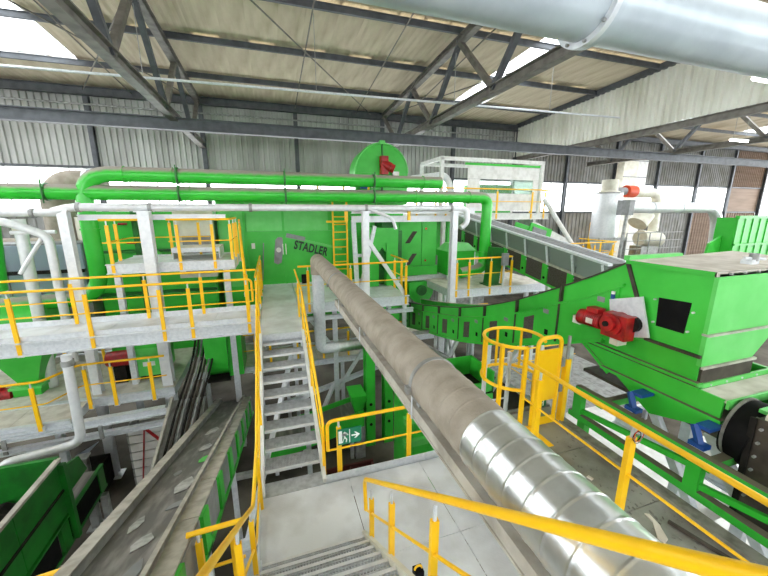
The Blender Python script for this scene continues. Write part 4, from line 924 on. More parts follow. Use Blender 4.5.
# ================================================================ LOWER LEVEL ON THE LEFT
QZ = -4.8
r = deck('lower_platform', 'lower galvanised platform with dusty floor under the left walkway', -9.5, -2.85, 10.1, 13.6, QZ, 5, h=.24, m=DUSTTOP, legs=((-7.5, 10.4, .16),))
r2 = deck('front_platform', 'low dusty platform section carrying the green funnel valve at the left', -9.5, -4.8, 9.15, 10.08, QZ, 4, h=.24, m=DUSTTOP, legs=((-8.5, 9.4, .14), (-5.2, 9.4, .14)))
obj('outer_beam', MB().ibeam((-9.5, 8.9, QZ-.2), (-2.9, 9.3, QZ-.2), .16, .2), GALV, r)
obj('outer_beam', MB().ibeam((-9.5, 8.8, QZ-.5), (-2.9, 9.2, QZ-.5), .12, .14), GALV, r)
for x in (-6, -4.2): obj('hanger', MB().bar((x, 9.0, QZ-.55), (x, 9.0, QZ-.2), .08, .05), GALVD, r)
railing('railing', 'lower yellow railing stepping back beneath the left walkway', [(-9, 9.0, QZ), (-5.1, 9.0, QZ), (-4.75, 9.75, QZ), (-2.9, 9.75, QZ)], [(-7.2, 9.0, QZ), (-5.3, 9.0, QZ), (-4.65, 9.75, QZ), (-4.1, 9.75, QZ), (-3.25, 9.75, QZ)], h=1.1, drop=.1)
railing('railing', 'low yellow railing in the shade behind the lower platform', [(-8.5, 12.6, QZ), (-1.4, 12.6, QZ)], [(x, 12.6, QZ) for x in (-7.6, -6.4, -5.4, -2.0)], h=1.1, drop=.05)
railing('railing', 'short low yellow railing beside the upper stair flight', [(-2.2, 11.3, -5.0), (-.6, 11.3, -5.0)], [(-1.65, 11.3, -5.0), (-.75, 11.3, -5.0)], h=1.1, drop=.05)
deck('corner_platform', 'small low platform under the corner of the walkway and stairs', -2.6, -.5, 11.3, 13.4, -5.0, 2, h=.2, m=DUSTTOP, legs=((-2.3, 11.5, .12), (-.7, 11.5, .12)))
r = thing('funnel', 'green funnel hanging under the left walkway', 'funnel', (-6.4, 11, -5.2))
obj('cone', MB().frustum((-6.6, -6.25, 10.9, 11.3), -4.55, (-7.05, -5.8, 10.6, 11.7), -3.4), GREEN, r); obj('valve_box', MB().box(-6.75, -6.15, 10.8, 11.4, -5.1, -4.55), GREEN, r)
obj('flange', MB().box(-6.8, -6.1, 10.75, 11.45, -4.6, -4.53), LTGREEN, r)
r = thing('pump_motor', 'red motor beside the green funnel', 'motor', (-7.0, 11, -4.8))
obj('body', MB().tube([(-7.25, 10.9, -4.72), (-6.78, 10.9, -4.72)], .17, 16), RED, r); obj('terminal_box', MB().box(-7.15, -6.95, 10.78, 10.95, -4.56, -4.47), RED, r)
r = thing('pump_motor', 'red motor with black foot in front of the pale green gearbox', 'motor', (-4.2, 11, -4.6))
obj('body', MB().tube([(-4.55, 11, -4.1), (-4.05, 11, -4.1)], .22, 16), RED, r); obj('fan_cover', MB().tube([(-4.65, 11, -4.1), (-4.55, 11, -4.1)], .2, 16), RED, r); obj('foot', MB().box(-4.5, -4.2, 10.85, 11.15, QZ, -4.3), DARK, r)
r = thing('pale_gearbox', 'pale green gearbox under the left walkway', 'machine', (-3.6, 11, QZ))
obj('body', MB().box(-3.98, -3.2, 10.8, 11.8, QZ+.15, -3.8), LTGREEN, r); obj('lid', MB().box(-4.02, -3.15, 10.76, 11.84, -3.8, -3.5), GREEN, r); obj('plate', MB().box(-3.75, -3.45, 10.78, 10.8, -4.35, -4.22), WHITE, r)
obj('plinth', MB().box(-3.9, -3.3, 10.9, 11.7, QZ, QZ+.15), DARK, r)
r = thing('round_fronted_casing', 'green casing with rounded front beneath the corner of the walkway', 'machine', (-1.6, 11, -5.1))
pp = arcpts((0, 11.2, -4.35), .65, 180, 270, 8, 'yz'); obj('casing', MB().prism([(p[1], p[2]) for p in pp]+[(12.0, -5.0), (12.0, -3.3), (10.55, -3.3)], 'x', -2.1, -1.5), GREEN, r)
obj('cheek', MB().box(-1.5, -1.1, 10.7, 12, -4.95, -3.4), GREEN, r); obj('lip_plate', MB().box(-2.12, -1.48, 10.6, 12, -5.06, -5.0), DARK, r)
# green feed hopper conveyor at lower left; dark green includes painted shade and grime
r = thing('feed_conveyor', 'green feed conveyor with open hopper in the lower left corner', 'conveyor', (-4.8, 6.5, -7.3))
GX = -4.0
for y0, y1 in ((3.2, 4.6), (4.62, 5.75), (5.77, 6.98)):
    obj('upper_side_panel', MB().box(GX, GX+.03, y0, y1, -5.0, -4.45), DKGREEN, r); obj('lower_side_panel', MB().box(GX, GX+.03, y0, y1, -5.5, -5.02), DKGREEN, r)
obj('rim', MB().box(GX-.03, GX+.05, 3.0, 7.02, -4.46, -4.41), LIP, r); obj('back_rim', MB().box(-7.5, GX, 6.98, 7.06, -4.48, -4.40), DKGREEN, r)
obj('back_panel', MB().box(-7.5, GX, 7.0, 7.03, -5.5, -4.45), DKGREEN, r); obj('far_panel', MB().box(-7.53, -7.5, 3.0, 7.0, -5.5, -4.45), DKGREEN, r)
obj('slide_plate', MB().prism([(-7.5, -4.5), (GX, -5.5), (GX, -5.55), (-7.5, -4.55)], 'y', 3, 7), DKGREEN, r)
obj('rib', MB().box(GX+.03, GX+.06, 3, 7, -5.03, -4.99), DARK, r)
for y in (4.65, 6.95): obj('post', MB().box(GX+.02, GX+.12, y-.05, y+.05, -6.1, -4.5), DKGREEN, r)
for y0, y1 in ((3.2, 4.9), (5.1, 6.5), (6.9, 8.0)): obj('belt_side_panel', MB().box(GX, GX+.04, y0, y1, -6.05, -5.6), BLACK, r)
for y in (5.0, 6.7, 8.12): obj('bracket', MB().box(GX, GX+.06, y-.12, y+.12, -6.08, -5.58), DKGREEN, r)
obj('frame_rail', MB().box(GX-.02, GX+.05, 3, 8.3, -6.12, -6.06), DKGREEN, r); obj('frame_rail', MB().box(GX-.02, GX+.05, 3, 8.3, -5.58, -5.54), DKGREEN, r)
obj('belt', MB().box(-5.2, GX-.02, 3, 8.4, -5.8, -5.76), BELT, r)
obj('head_panel', MB().prism([(7.05, -4.75), (7.9, -5.0), (8.1, -5.45), (7.05, -5.45)], 'x', GX-.2, GX-.15), DKGREEN, r)
for y in (4.0, 6.3, 8.0): obj('leg', MB().bar((GX+.1, y, FL), (GX+.1, y, -6.1), .12, .12), GALVD, r)
rng = random.Random(3)
w = thing('waste_heap', 'dark heap of mixed waste inside the open green hopper', 'waste', (-5.2, 5.6, -5.3))
hm = MB()
N_ = 14
hv = [[(-7.4+3.35*i/N_, 3.1+3.8*j/N_, -5.45+.9*(1-i/N_)*.9+.18*rng.random()+.1) for i in range(N_+1)] for j in range(N_+1)]
hm.add([p for row in hv for p in row], [(j*(N_+1)+i, j*(N_+1)+i+1, (j+1)*(N_+1)+i+1, (j+1)*(N_+1)+i) for j in range(N_) for i in range(N_)])
obj('heap', hm, DARK, w, fix=False)
bm_ = MB()
for k in range(60):
    x = -7.2+3*rng.random(); y = 4+2.8*rng.random(); z = -5.45+.81*(1-(x+7.4)/3.35)+.26; s_ = .03+.07*rng.random()
    bm_.bar((x, y, z), (x+s_, y+s_*rng.uniform(-1, 1), z+.03), s_, .02)
lo = obj('litter', bm_, GREY, w); lo['kind'] = 'stuff'
r = thing('drain_pipe', 'bent white drain pipe above the green feed hopper', 'pipe', (-4.6, 8.6, -5.3))
obj('pipe', MB().tube(rounded([(-4.35, 8.6, -3.0), (-4.4, 8.6, -5.12), (-5.75, 8.45, -5.22), (-5.9, 8.45, -5.6)], .28, 6), .095, 14), PIPES, r)
obj('collar', MB().tube([(-4.35, 8.6, -3.12), (-4.35, 8.6, -3.24)], .12, 14), GALVD, r)
# long belt conveyor on the left
r = thing('belt_conveyor', 'long belt conveyor running up beside the stairs at the left', 'conveyor', (-1.5, 6, -5.5))
cz = lambda y: -2.99-.347*(y-2.8)
CY0, CY1 = 1.6, 11.0
def cstrip(x0, x1, a, b, y0=CY0, y1=CY1): return strip(y0, y1, lambda y: cz(y)+a, lambda y: cz(y)+b, x0, x1, 1)
obj('belt', cstrip(-1.86, -1.22, -.10, -.12), BELT, r)
obj('left_lip', cstrip(-2.0, -1.86, .02, -.02), LIP, r); obj('left_wall', cstrip(-1.89, -1.86, 0, -.3), GALVD, r)
obj('right_lip', cstrip(-1.24, -1.19, .02, -.02), LIP, r)
obj('skirt', cstrip(-1.21, -1.19, 0, -.12), GALVD, r)
ks = 9
for i in range(ks):
    a = CY0+(CY1-CY0)*i/ks; c = CY0+(CY1-CY0)*(i+1)/ks
    obj('top_cover', cstrip(-1.19, -.99, -.05, -.075, a+.01, c-.02), LIP, r)
    obj('side_panel', cstrip(-1.0, -.98, -.08, -.62, a+.3, c-.04), GREY, r)
    obj('green_bracket', cstrip(-1.02, -.95, -.07, -.66, a, a+.28), GREEN, r)
    obj('left_side_panel', cstrip(-1.98, -1.96, -.02, -.5, a+.02, c-.02), GALVD, r)
obj('lower_rail', cstrip(-1.0, -.95, -.6, -.66), GREEN, r)
for y in (4.2, 6.8): obj('leg', MB().bar((-1.1, y, FL), (-1.1, y, cz(y)-.6), .1, .1), GALV, r); obj('leg', MB().bar((-1.9, y, FL), (-1.9, y, cz(y)-.4), .1, .1), GALV, r)
obj('cross_beam', MB().bar((-1.0, 6.5, -5.2), (-.35, 6.5, -5.2), .1, .1), GALVD, r)
rng = random.Random(5)
for y, x, w_, l, m_, lab in ((2.75, -1.45, .1, .45, GREY, 'grey scrap nearest to the viewer on the belt'), (3.35, -1.55, .13, .3, SCRAPW, 'broad pale strip on the belt near the picture bottom'), (3.75, -1.72, .08, .35, SCRAPW, 'pale strip close to the left lip of the belt'), (4.1, -1.42, .12, .2, GREY, 'grey scrap near the right lip of the belt'), (4.55, -1.5, .16, .5, SCRAPW, 'largest pale torn sheet half way along the belt'), (5.2, -1.66, .07, .22, GREY, 'small grey scrap beyond the large torn sheet'), (5.6, -1.4, .1, .3, LTGREEN, 'small green scrap on the belt'), (6.2, -1.52, .14, .4, SCRAPW, 'pale scrap on the far half of the belt'), (7.3, -1.6, .15, .5, SCRAPW, 'farthest pale scrap on the belt')):
    po = [(x+rng.uniform(-.03, .03), y), (x+w_, y+rng.uniform(0, .1)), (x+w_*1.3, y+l*.6), (x+w_*.8, y+l), (x+w_*.2, y+l*.8), (x-.02, y+l*.4)]
    sc_ = MB().prism(po, 'z', -.004, .004); sc_.v = [(a_, b_, c_+cz(b_)-.092) for a_, b_, c_ in sc_.v]
    obj('paper_scrap', sc_, m_, None, label=lab, cat='scrap', group='scraps on the belt')
r = thing('cable_tray', 'bundle of grimy cables and tubes running down left of the belt conveyor', 'cables', (-2.3, 9, -6))
for k in range(7):
    x = -2.15-.09*k; obj('cable', MB().tube(rounded([(x, 7.2, -5.75-.03*(k % 2)), (x+.05, 9.2, -5.0), (x+.25, 10.6, -4.3), (x+.3, 11.5, -3.4)], .6, 6), .03, 6), (DARK, GALVD, RUST)[k % 3], r)
obj('tray', MB().bar((-2.42, 7.2, -5.85), (-2.4, 9.6, -4.95), .8, .03), GALVD, r)
obj('rail', MB().bar((-2.85, 6.6, -5.95), (-2.8, 9.6, -4.85), .06, .1), LIP, r)
# white slatted container with red straps
r = thing('slatted_container', 'grey white slatted container with red straps on the floor at the left', 'container', (-3.6, 9.8, FL))
for k in range(8): obj('slat', MB().box(-3.80, -2.4, 9.3, 9.34, FL+.15+k*.24, FL+.15+k*.24+.2), WHITE, r)
for k in range(8): obj('side_slat', MB().box(-3.84, -3.80, 9.3, 10.1, FL+.15+k*.24, FL+.15+k*.24+.2), GALVD, r)
for k in range(8): obj('rear_slat', MB().box(-3.80, -2.4, 10.06, 10.1, FL+.15+k*.24, FL+.15+k*.24+.2), WHITE, r)
obj('right_side', MB().box(-2.4, -2.36, 9.3, 10.1, FL+.1, FL+2.1), GALVD, r)
obj('base', MB().box(-3.80, -2.4, 9.3, 10.1, FL+.02, FL+.12), DARK, r)
obj('strap', MB().bar((-3.66, 9.27, FL+.35), (-3.42, 9.27, FL+2.0), .02, .07), RED, r); obj('strap', MB().bar((-3.42, 9.27, FL+2.0), (-3.1, 9.27, FL+1.55), .02, .07), RED, r)
r = thing('blue_sheet', 'crumpled pale blue plastic sheet on the dark floor', 'sheet', (-5.1, 9.5, FL+.6))
obj('sheet', MB().add([(-5.6, 9.3, -6.55), (-4.9, 9.5, -6.1), (-4.75, 10.0, -6.0), (-5.3, 10.0, -6.3), (-5.0, 9.3, -6.6)], [(0, 1, 3), (1, 2, 3), (0, 4, 1)]), BLUEGL, r, fix=False)
obj('crate', MB().box(-5.7, -4.7, 9.4, 10.3, FL, -6.6), DARK, r)
hcol('steel_column', 'short dark grey steel column beside the slatted container', -4.45, 8.6, FL, -5.5, .16, GALVD)
# short rails at lower left
r = thing('railing', 'short yellow rail stub below the left handrail of the foreground stairs', 'railing', (-.8, 3.3, -4.2))
obj('top_rail', MB().tube([(-1.02, 3.3, -3.19), (-.5, 3.3, -3.17)], .028, 12), YELLOW, r); obj('mid_rail', MB().tube([(-.86, 3.3, -3.66), (-.5, 3.3, -3.64)], .018, 10), YELLOW, r)
obj('post', MB().bar((-.92, 3.3, -4.3), (-.92, 3.3, -3.3), .06, .06), YELLOW, r); obj('spigot', MB().tube([(-.92, 3.3, -3.32), (-.92, 3.3, -3.19)], .016, 8), GALV, r)
obj('post', MB().bar((-.6, 3.3, -4.3), (-.6, 3.3, -3.3), .06, .06), YELLOW, r)
r = thing('railing', 'yellow rail end at the bottom left picture corner', 'railing', (-2.5, 3.9, -4.9))
obj('top_rail', MB().tube([(-3.0, 3.9, -3.87), (-2.35, 3.9, -3.80)], .028, 12), YELLOW, r); obj('post', MB().bar((-2.4, 3.95, -4.9), (-2.35, 3.95, -3.8), .07, .05), GALV, r)
obj('foot', MB().bar((-2.4, 3.95, FL), (-2.4, 3.95, -4.9), .08, .08), GALV, r)

# ================================================================ BELOW AND BEHIND THE STAIRS
for lab, x, y in (('left of two tall green posts behind the landing railing', 2.6, 9.5), ('right of two tall green posts behind the landing railing', 3.2, 9.5)):
    r = thing('green_post', lab, 'post', (x, y, FL), 'tall green posts')
    obj('shaft', MB().ibeam((x, y, FL), (x, y, -3.4), .3, .3, .03, up=(0, 1, 0)), GREEN, r); obj('face_plate', MB().box(x-.14, x+.14, y-.18, y-.15, FL+.1, -3.4), GREEN, r)
    for z in (-5.9, -6.6): obj('bolt', MB().tube([(x, y-.2, z), (x, y-.18, z)], .05, 8), DARK, r)
r = thing('green_press', 'green machine block with brackets behind the landing', 'machine', (3.3, 6.9, FL))
obj('body', MB().box(2.75, 3.5, 6.6, 7.6, FL, -4.2), GREEN, r); obj('front_panel', MB().box(2.85, 3.4, 6.56, 6.6, -6.8, -4.4), GREEN, r)
for z in (-5.9, -5.3, -4.7): obj('bracket', MB().box(2.6, 3.2, 6.45, 6.6, z-.08, z+.08), LTGREEN, r)
r = thing('green_tray', 'open green tray under the curved conveyor', 'tray', (4.3, 6.6, -4.5))
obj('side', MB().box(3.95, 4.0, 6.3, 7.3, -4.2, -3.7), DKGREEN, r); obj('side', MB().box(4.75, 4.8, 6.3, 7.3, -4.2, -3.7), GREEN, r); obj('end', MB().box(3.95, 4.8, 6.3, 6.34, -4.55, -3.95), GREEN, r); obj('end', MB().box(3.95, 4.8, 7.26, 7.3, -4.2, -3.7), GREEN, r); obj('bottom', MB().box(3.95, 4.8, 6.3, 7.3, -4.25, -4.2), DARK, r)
obj('leg', MB().bar((4.4, 6.8, FL), (4.4, 6.8, -4.25), .12, .12), GALV, r)
r = thing('small_hopper', 'small green hopper beside the white steel frame post', 'hopper', (2.1, 9.0, -5.9))
obj('cone', MB().frustum((2.0, 2.2, 8.9, 9.2), -5.9, (1.85, 2.3, 8.7, 9.4), -5.2), GREEN, r); obj('outlet', MB().box(2.0, 2.3, 8.9, 9.2, FL, -5.9), GALVD, r)
r = thing('maroon_grid', 'dark maroon steel grid lying on the floor behind the landing', 'grid', (1.6, 7.9, FL))
for k in range(5): obj('grid_bar', MB().box(1.0+.0, 2.4, 7.3+k*.28, 7.36+k*.28, FL+.05, FL+.25), MAROON, r)
for x in (1.0, 1.7, 2.34): obj('cross_bar', MB().box(x, x+.06, 7.3, 8.5, FL, FL+.2), MAROON, r)
r = deck('basement_walkway', 'low galvanised walkway seen through the open stair treads', -.9, 4.6, 11.6, 13.2, -5.2, 5, h=.2, legs=((.2, 11.8, .12), (2.2, 11.8, .12)), m=DUSTTOP)
railing('railing', 'low yellow railing seen between the stairs and the white frame post', [(-.8, 11.6, -5.2), (4.6, 11.6, -5.2)], [(x, 11.6, -5.2) for x in (-.3, .6, 1.5, 2.4, 3.6, 4.4)], h=1.1, drop=.05)
r = thing('green_conveyor_low', 'dark green conveyor crossing under the stairs', 'conveyor', (.6, 9, -6.8))
obj('side_panel', MB().prism([(-.6, -6.7), (2.2, -6.1), (2.2, -5.6), (-.6, -6.2)], 'y', 8.6, 8.64), GREEN, r); obj('belt', MB().prism([(-.6, -6.35), (2.2, -5.75), (2.2, -5.78), (-.6, -6.38)], 'y', 8.64, 9.5), BELT, r); obj('far_panel', MB().prism([(-.6, -6.7), (2.2, -6.1), (2.2, -5.6), (-.6, -6.2)], 'y', 9.5, 9.54), GREEN, r)
for x in (-.3, 1.9): obj('leg', MB().bar((x, 9, FL), (x, 9, -6.3 if x < 0 else -5.9), .1, .1), GALV, r)
r = thing('diagonal_prop', 'pale steel diagonal prop beneath the stairs', 'prop', (-.3, 7.5, FL))
obj('bar', MB().bar((-.9, 6.2, -6.6), (.3, 9.4, -4.0), .1, .12), GALV, r); obj('bar', MB().bar((1.6, 10.2, -5.5), (.3, 8.5, -6.9), .1, .12), GALV, r)
obj('foot', MB().box(-1.05, -.75, 6.0, 6.3, FL, -6.5), GALV, r)
railing('railing', 'low yellow railing on the floor level right of the round cage', [(8.5, 7.5, -6.5), (8.5, 10.5, -6.5), (12, 10.5, -6.5)], [(8.5, 7.6, -6.5), (8.5, 9, -6.5), (8.6, 10.5, -6.5), (10.3, 10.5, -6.5)], h=1.1, drop=.05)
r = deck('floor_platform', 'low grey steel platform at floor level under the hopper', 8.4, 13, 7.4, 12.0, -6.5, 3, h=.2, legs=((8.6, 7.7, .12), (12.5, 7.7, .12), (8.6, 11.5, .12)), m=GALVD)
railing('railing', 'low yellow railing seen below the curved conveyor', [(5.0, 13.8, -5.6), (9.8, 13.8, -5.6)], [(x, 13.8, -5.6) for x in (5.3, 6.4, 7.5, 8.6)], h=1.2, drop=.1)
r = deck('rear_low_walkway', 'low walkway seen below the curved conveyor', 4.9, 10, 13.8, 15.4, -5.6, 4, h=.24, legs=((5.2, 14, .14), (9.2, 14, .14)), m=DUSTTOP)
r = thing('lattice_support', 'galvanised lattice trestle below the curved conveyor', 'frame', (4.6, 9.0, FL))
for p, q in (((4.3, 8.4, FL), (4.9, 9.6, -3.7)), ((5.7, 8.4, FL), (5.3, 9.6, -3.7)), ((4.4, 9.6, -4.2), (5.8, 8.0, -4.9)), ((3.4, 9.8, -3.9), (6.0, 9.8, -3.9)), ((4.0, 9.8, -3.9), (5.2, 8.2, -5.6))):
    obj('member', MB().bar(p, q, .1, .1), GALVD, r)
for lab, p, q in (('white block standing in for brightly lit floor beneath the hopper', (6.8, 9.8), (1.0, 3.4)), ('white block standing in for brightly lit floor behind the gate post', (6.6, 9.9), (3.6, 7.2)), ('white block standing in for brightly lit floor at the far right under the frame', (10.2, 13.5), (1.0, 5.2))):  # strapped white blocks added to imitate the brightly lit floor
    b = thing('bright_floor_block', lab, 'floor stand-in', ((p[0]+p[1])/2, (q[0]+q[1])/2, FL), 'white bright-floor blocks')
    obj('white_body', MB().frustum((p[0], p[1], q[0], q[1]), FL, (p[0]+.12, p[1]-.12, q[0]+.12, q[1]-.12), FL+1.5), WHITE, b)
    for k in range(3):
        x = p[0]+(p[1]-p[0])*(k+.5)/3; obj('strap', MB().box(x-.02, x+.02, q[0]+.1, q[1]-.1, FL+1.5, FL+1.515), GALV, b)

# ================================================================ CABIN AND FAR RIGHT
r = deck('cabin_platform', 'white edged platform carrying the sheeted cabin', 6.8, 15.9, 17.0, 20.5, -.15, 5, h=.36, legs=((15.0, 17.2, .2), (9, 17.2, .2)), edge=WHITE)
railing('railing', 'yellow railing in front of the white sheeted cabin', [(6.9, 16.96, -.15), (15.9, 16.96, -.15), (15.9, 19, -.15)], [(x, 16.96, -.15) for x in (7.3, 8.4, 9.0, 12.2, 14.6)]+[(15.5, 16.96, -.15), (15.9, 17.4, -.15), (15.9, 18.6, -.15)], h=1.35, drop=.3, rr=.035, pw=.09, mr=.02)
r = thing('sheeted_cabin', 'cabin of white steel tubes covered with cloudy plastic sheeting', 'cabin', (12, 18, -.1))
cx0, cx1, cy0, cy1, cz0, cz1 = 8.9, 15.5, 17.4, 20, -.12, 2.75
for x in (cx0, cx1):
    for y in (cy0, cy1): obj('corner_post', MB().bar((x, y, cz0), (x, y, cz1), .18, .18), WHITE, r)
obj('top_beam', MB().bar((cx0-.1, cy0, cz1), (cx1+.1, cy0, cz1), .18, .18), WHITE, r); obj('top_beam', MB().bar((cx0, cy1, cz1), (cx1, cy1, cz1), .18, .18), WHITE, r)
for x in (cx0, cx1): obj('side_beam', MB().bar((x, cy0, cz1), (x, cy1, cz1), .18, .18), WHITE, r)
fs = obj('front_sheet', MB().box(10.5, 15.3, cy0-.02, cy0, 1.75, 2.45), WHITE, r)
obj('front_sheet', MB().box(10.5, 11.3, cy0-.02, cy0, .0, 1.74), WHITE, r); obj('front_sheet', MB().box(14.9, 15.3, cy0-.02, cy0, .0, 1.74), WHITE, r); obj('front_sheet', MB().box(11.3, 14.9, cy0-.02, cy0, .0, .98), WHITE, r)
obj('clear_window', MB().box(11.3, 14.9, cy0-.015, cy0-.005, .98, 1.74), CLEARF, r)
obj('green_trim', MB().box(10.3, 15.3, cy0-.06, cy0-.02, 2.46, 2.58), GREEN, r)
obj('side_sheet', MB().box(cx1, cx1+.02, cy0, cy1, 0, 2.6), FOIL, r)
obj('inside_machine', MB().box(11.6, 14.4, 18.6, 19.6, -.1, 1.55), GREEN, r)
obj('air_hose', MB().tube(rounded([(7.5, 18.2, 1.7), (9.6, 18.2, 2.0), (10.0, 18.2, 1.0)], .5, 6), .2, 14), PIPES, r)
r = thing('green_block', 'green machine block under the cabin platform', 'machine', (12, 17.8, -2))
obj('body', MB().box(9.4, 12.6, 17.4, 19.0, -2.6, -.55), GREEN, r); obj('front_panel', MB().box(9.6, 12.3, 17.35, 17.4, -2.2, -.7), GREEN, r); obj('pedestal', MB().box(10, 12.2, 17.6, 18.8, FL, -2.6), GALVD, r)
r = thing('short_conveyor', 'short green and grey conveyor head with yellow black stripes under the cabin', 'conveyor', (14.5, 16, -2.2))
obj('side', MB().prism([(13.2, -.6), (14.6, -1.0), (14.4, -1.9), (12.9, -1.5)], 'y', 15.2, 15.3), GREEN, r); obj('panel', MB().prism([(13.3, -.8), (14.2, -1.05), (14.1, -1.6), (13.2, -1.35)], 'y', 15.15, 15.2), GREY, r)
obj('stripe', MB().prism([(13.0, -1.5), (14.1, -1.8), (14.05, -1.95), (12.95, -1.65)], 'y', 15.12, 15.2), YELLOW, r)
obj('far_side', MB().prism([(13.2, -.6), (14.6, -1.0), (14.4, -1.9), (12.9, -1.5)], 'y', 16.4, 16.5), GREEN, r); obj('leg', MB().bar((13.8, 15.8, FL), (13.8, 15.8, -1.6), .16, .16), GALV, r)
r = thing('white_chute', 'white inclined chute cover behind the yellow right railing', 'chute', (16, 17, -2))
obj('cover', MB().prism([(15.2, -.5), (20.2, -2.6), (20.2, -3.4), (15.2, -1.4)], 'y', 17.6, 18.8), WHITE, r); obj('leg', MB().bar((17.5, 18, FL), (17.5, 18, -2.0), .2, .2), GALV, r)
r = thing('diagonal_tube', 'white diagonal tube leaning from the cabin corner', 'tube', (16.2, 16.5, -2.4))
obj('tube', MB().tube([(15.3, 16.8, .7), (17.3, 16.0, -2.3)], .13, 12), WHITE, r)
railing('railing', 'yellow railing on a far platform left of the big steel silo', [(13.6, 14, -2.75), (18.0, 14, -2.75), (18.0, 16.5, -2.75)], [(14.4, 14, -2.75), (15.6, 14, -2.75), (16.4, 14, -2.75), (17.7, 14, -2.75), (18.0, 15, -2.75)], h=1.1, drop=.1, rr=.03, pw=.08)
deck('far_platform', 'far steel platform right of the inclined conveyor', 13.4, 18.2, 14.05, 17, -2.75, 4, h=.3, legs=((13.8, 14.3, .14), (17.8, 14.3, .14)))
# silo
r = thing('dust_silo', 'big pale steel silo with conical shoulder before the far windows', 'silo', (24.3, 20.5, FL))
obj('shell', MB().tube([(24.7, 20.5, -2.0), (24.7, 20.5, 1.3)], .95, 32), PIPES, r)
obj('shoulder', MB().tube([(24.7, 20.5, 1.3), (24.7, 20.5, 1.5), (24.7, 20.5, 2.3)], 1, 32, True, [.95, .58, .55]), CREAM, r)
obj('hoop', MB().tube([(24.7, 20.5, 1.27), (24.7, 20.5, 1.36)], .98, 32), GALVD, r)
obj('cone', MB().tube([(24.7, 20.5, -2.0), (24.7, 20.5, -3.8)], 1, 24, True, [.95, .4]), GALV, r)
for dx, dy in ((-1.1, -1.1), (1.1, -1.1), (-1.1, 1.1), (1.1, 1.1)): obj('leg', MB().bar((24.6+dx, 20.5+dy, FL), (24.6+dx, 20.5+dy, -2.0), .16, .16), GALVD, r)
obj('ring_beam', MB().box(22.9, 25.6, 19.2, 19.35, -2.15, -1.95), GALVD, r)
r = thing('cream_duct', 'cream duct with an orange fan running right from the silo', 'duct', (27, 20.5, -2.4))
obj('inlet', MB().tube([(24.9, 20.5, 1.45), (26.4, 20.5, 1.5)], .3, 18), GREY, r); obj('fan', MB().tube([(26.3, 20.5, 1.5), (26.4, 20.5, 1.5), (27.3, 20.5, 1.48), (27.4, 20.5, 1.48)], .4, 16, True, [.3, .45, .45, .3]), ORANGE, r)
obj('bend', MB().tube(rounded([(27.4, 20.5, 1.45), (29.9, 20.5, 1.4), (30.1, 20.5, -1.6)], .7, 8), .36, 18), CREAM, r)
obj('blower', MB().tube([(28.3, 20.2, -2.1), (30.4, 20.2, -2.3)], .6, 20), CREAM, r); obj('blower_casing', MB().tube([(27.9, 20.3, -1.0), (28.6, 20.3, -.2)], .7, 20), CREAM, r)
obj('support', MB().box(28.4, 30.2, 20.0, 21.0, FL, -2.8), GALVD, r)
r = thing('cream_tower', 'tall narrow cream cabinet tower in front of the far wall', 'tower', (31.6, 24, FL))
obj('front', MB().box(30.2, 31.9, 23.9, 24.6, FL, 4.4), CREAM, r); obj('side', MB().box(31.9, 33.1, 23.9, 24.6, FL, 4.6), WHITE, r)
for z in (.2, 1.6, 3.0, 4.4): obj('seam', MB().box(30.2, 33.1, 23.87, 23.9, z-.04, z+.04), GREY, r)
r = thing('yellow_cabinet', 'dull yellow cabinet behind the silo legs', 'cabinet', (26.3, 21.8, FL))
obj('body', MB().box(25.6, 26.4, 21.6, 22.6, FL, -.9), YELLOW, r); obj('body', MB().box(26.5, 27.5, 21.6, 22.6, FL, -.9), YELLOW, r)
r = thing('grey_lattice', 'thin grey steel railings and ladders around the far blower', 'railing', (27.5, 18.8, -4.2))
for x in (25.0, 26.2, 27.4, 28.6, 29.8, 31): obj('upright', MB().tube([(x, 18.8, FL), (x, 18.8, -1.6)], .04, 6), GALVD, r)
for z in (-1.6, -2.2, -2.8, -3.4): obj('rail', MB().tube([(25, 18.8, z), (31, 18.8, z)], .035, 6), GALVD, r)
r = thing('portal_duct', 'white zinc duct forming an upside-down U over the hopper', 'duct', (25, 16, -3.5))
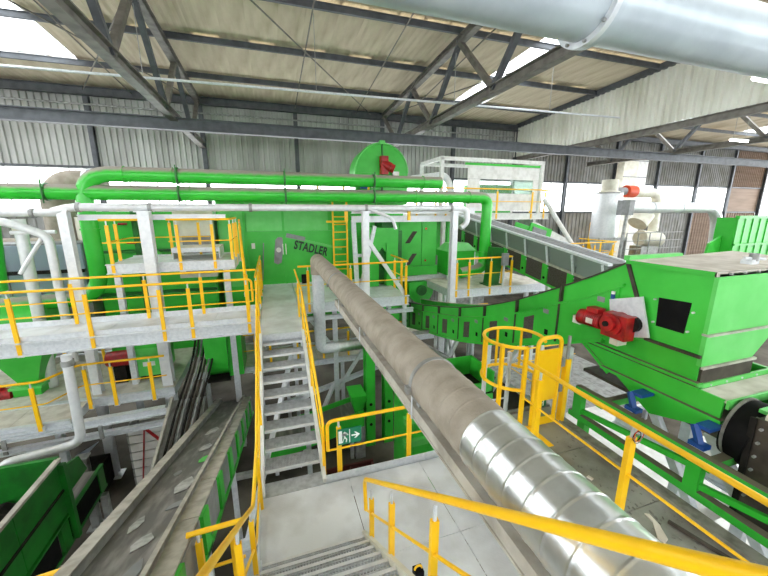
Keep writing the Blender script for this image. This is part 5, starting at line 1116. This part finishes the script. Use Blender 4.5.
obj('duct', MB().tube(rounded([(20.9, 16, .2), (28.9, 16, .23), (29.6, 16, -.6), (29.9, 16, -3.6)], .9, 8), .33, 20), PIPES, r)
obj('prop', MB().bar((29.9, 16, -1.3), (31.3, 16, -3.6), .35, .2), PIPES, r)
obj('inlet_flange', MB().box(20.6, 21.0, 15.6, 16.4, -.25, .65), GREY, r)
obj('prop', MB().bar((21.0, 16, .0), (20.7, 16, FL), .14, .14), GALVD, r); obj('foot', MB().box(29.5, 31.4, 15.7, 16.3, FL, -3.5), GALVD, r)
for x in (23.0, 25.6): obj('seam_band', MB().tube([(x-.05, 16, .21), (x+.05, 16, .21)], .36, 20), GALV, r)
# green waste bin at right
r = thing('waste_bin', 'large ribbed green waste bin at the right picture edge', 'bin', (25.8, 12.5, FL))
obj('front', MB().box(23.9, 29.5, 12.0, 12.06, -3.6, -.35), GREEN, r); obj('left_side', MB().box(23.85, 23.9, 12.0, 12.9, -3.6, -.35), GREEN, r)
for x in (23.95, 24.6, 25.25, 25.9, 26.55, 27.2): obj('rib', MB().box(x-.05, x+.05, 11.96, 12.0, -3.6, -.35), GREEN, r)
obj('rail', MB().box(23.9, 29.5, 11.9, 12.0, -1.85, -1.75), GREEN, r); obj('top_rail', MB().box(23.85, 29.5, 11.9, 12.1, -.4, -.25), GREEN, r)
obj('sloped_side', MB().prism([(22.9, -1.75), (23.9, -1.3), (23.9, -3.6), (22.5, -3.6)], 'y', 12.5, 12.6), GREEN, r); obj('base', MB().box(22.6, 29.5, 12.1, 14, FL, -3.6), DARK, r)

r = thing('door_clip', 'small black and yellow clip standing on the landing at the bottom picture edge', 'clip', (1.38, 2.95, LZ))
obj('base', MB().box(1.33, 1.44, 2.9, 3.0, LZ, LZ+.09), BLACK, r); obj('handle', MB().tube(arcpts((1.385, 2.95, LZ+.09), .045, 0, 180, 10), .012, 8), YELLOW, r)

# ---------------------------------------------------------------- lift everything so the floor is at Z = 0
for o in list(bpy.data.objects):
    if o.parent is None: o.location.z += EYE
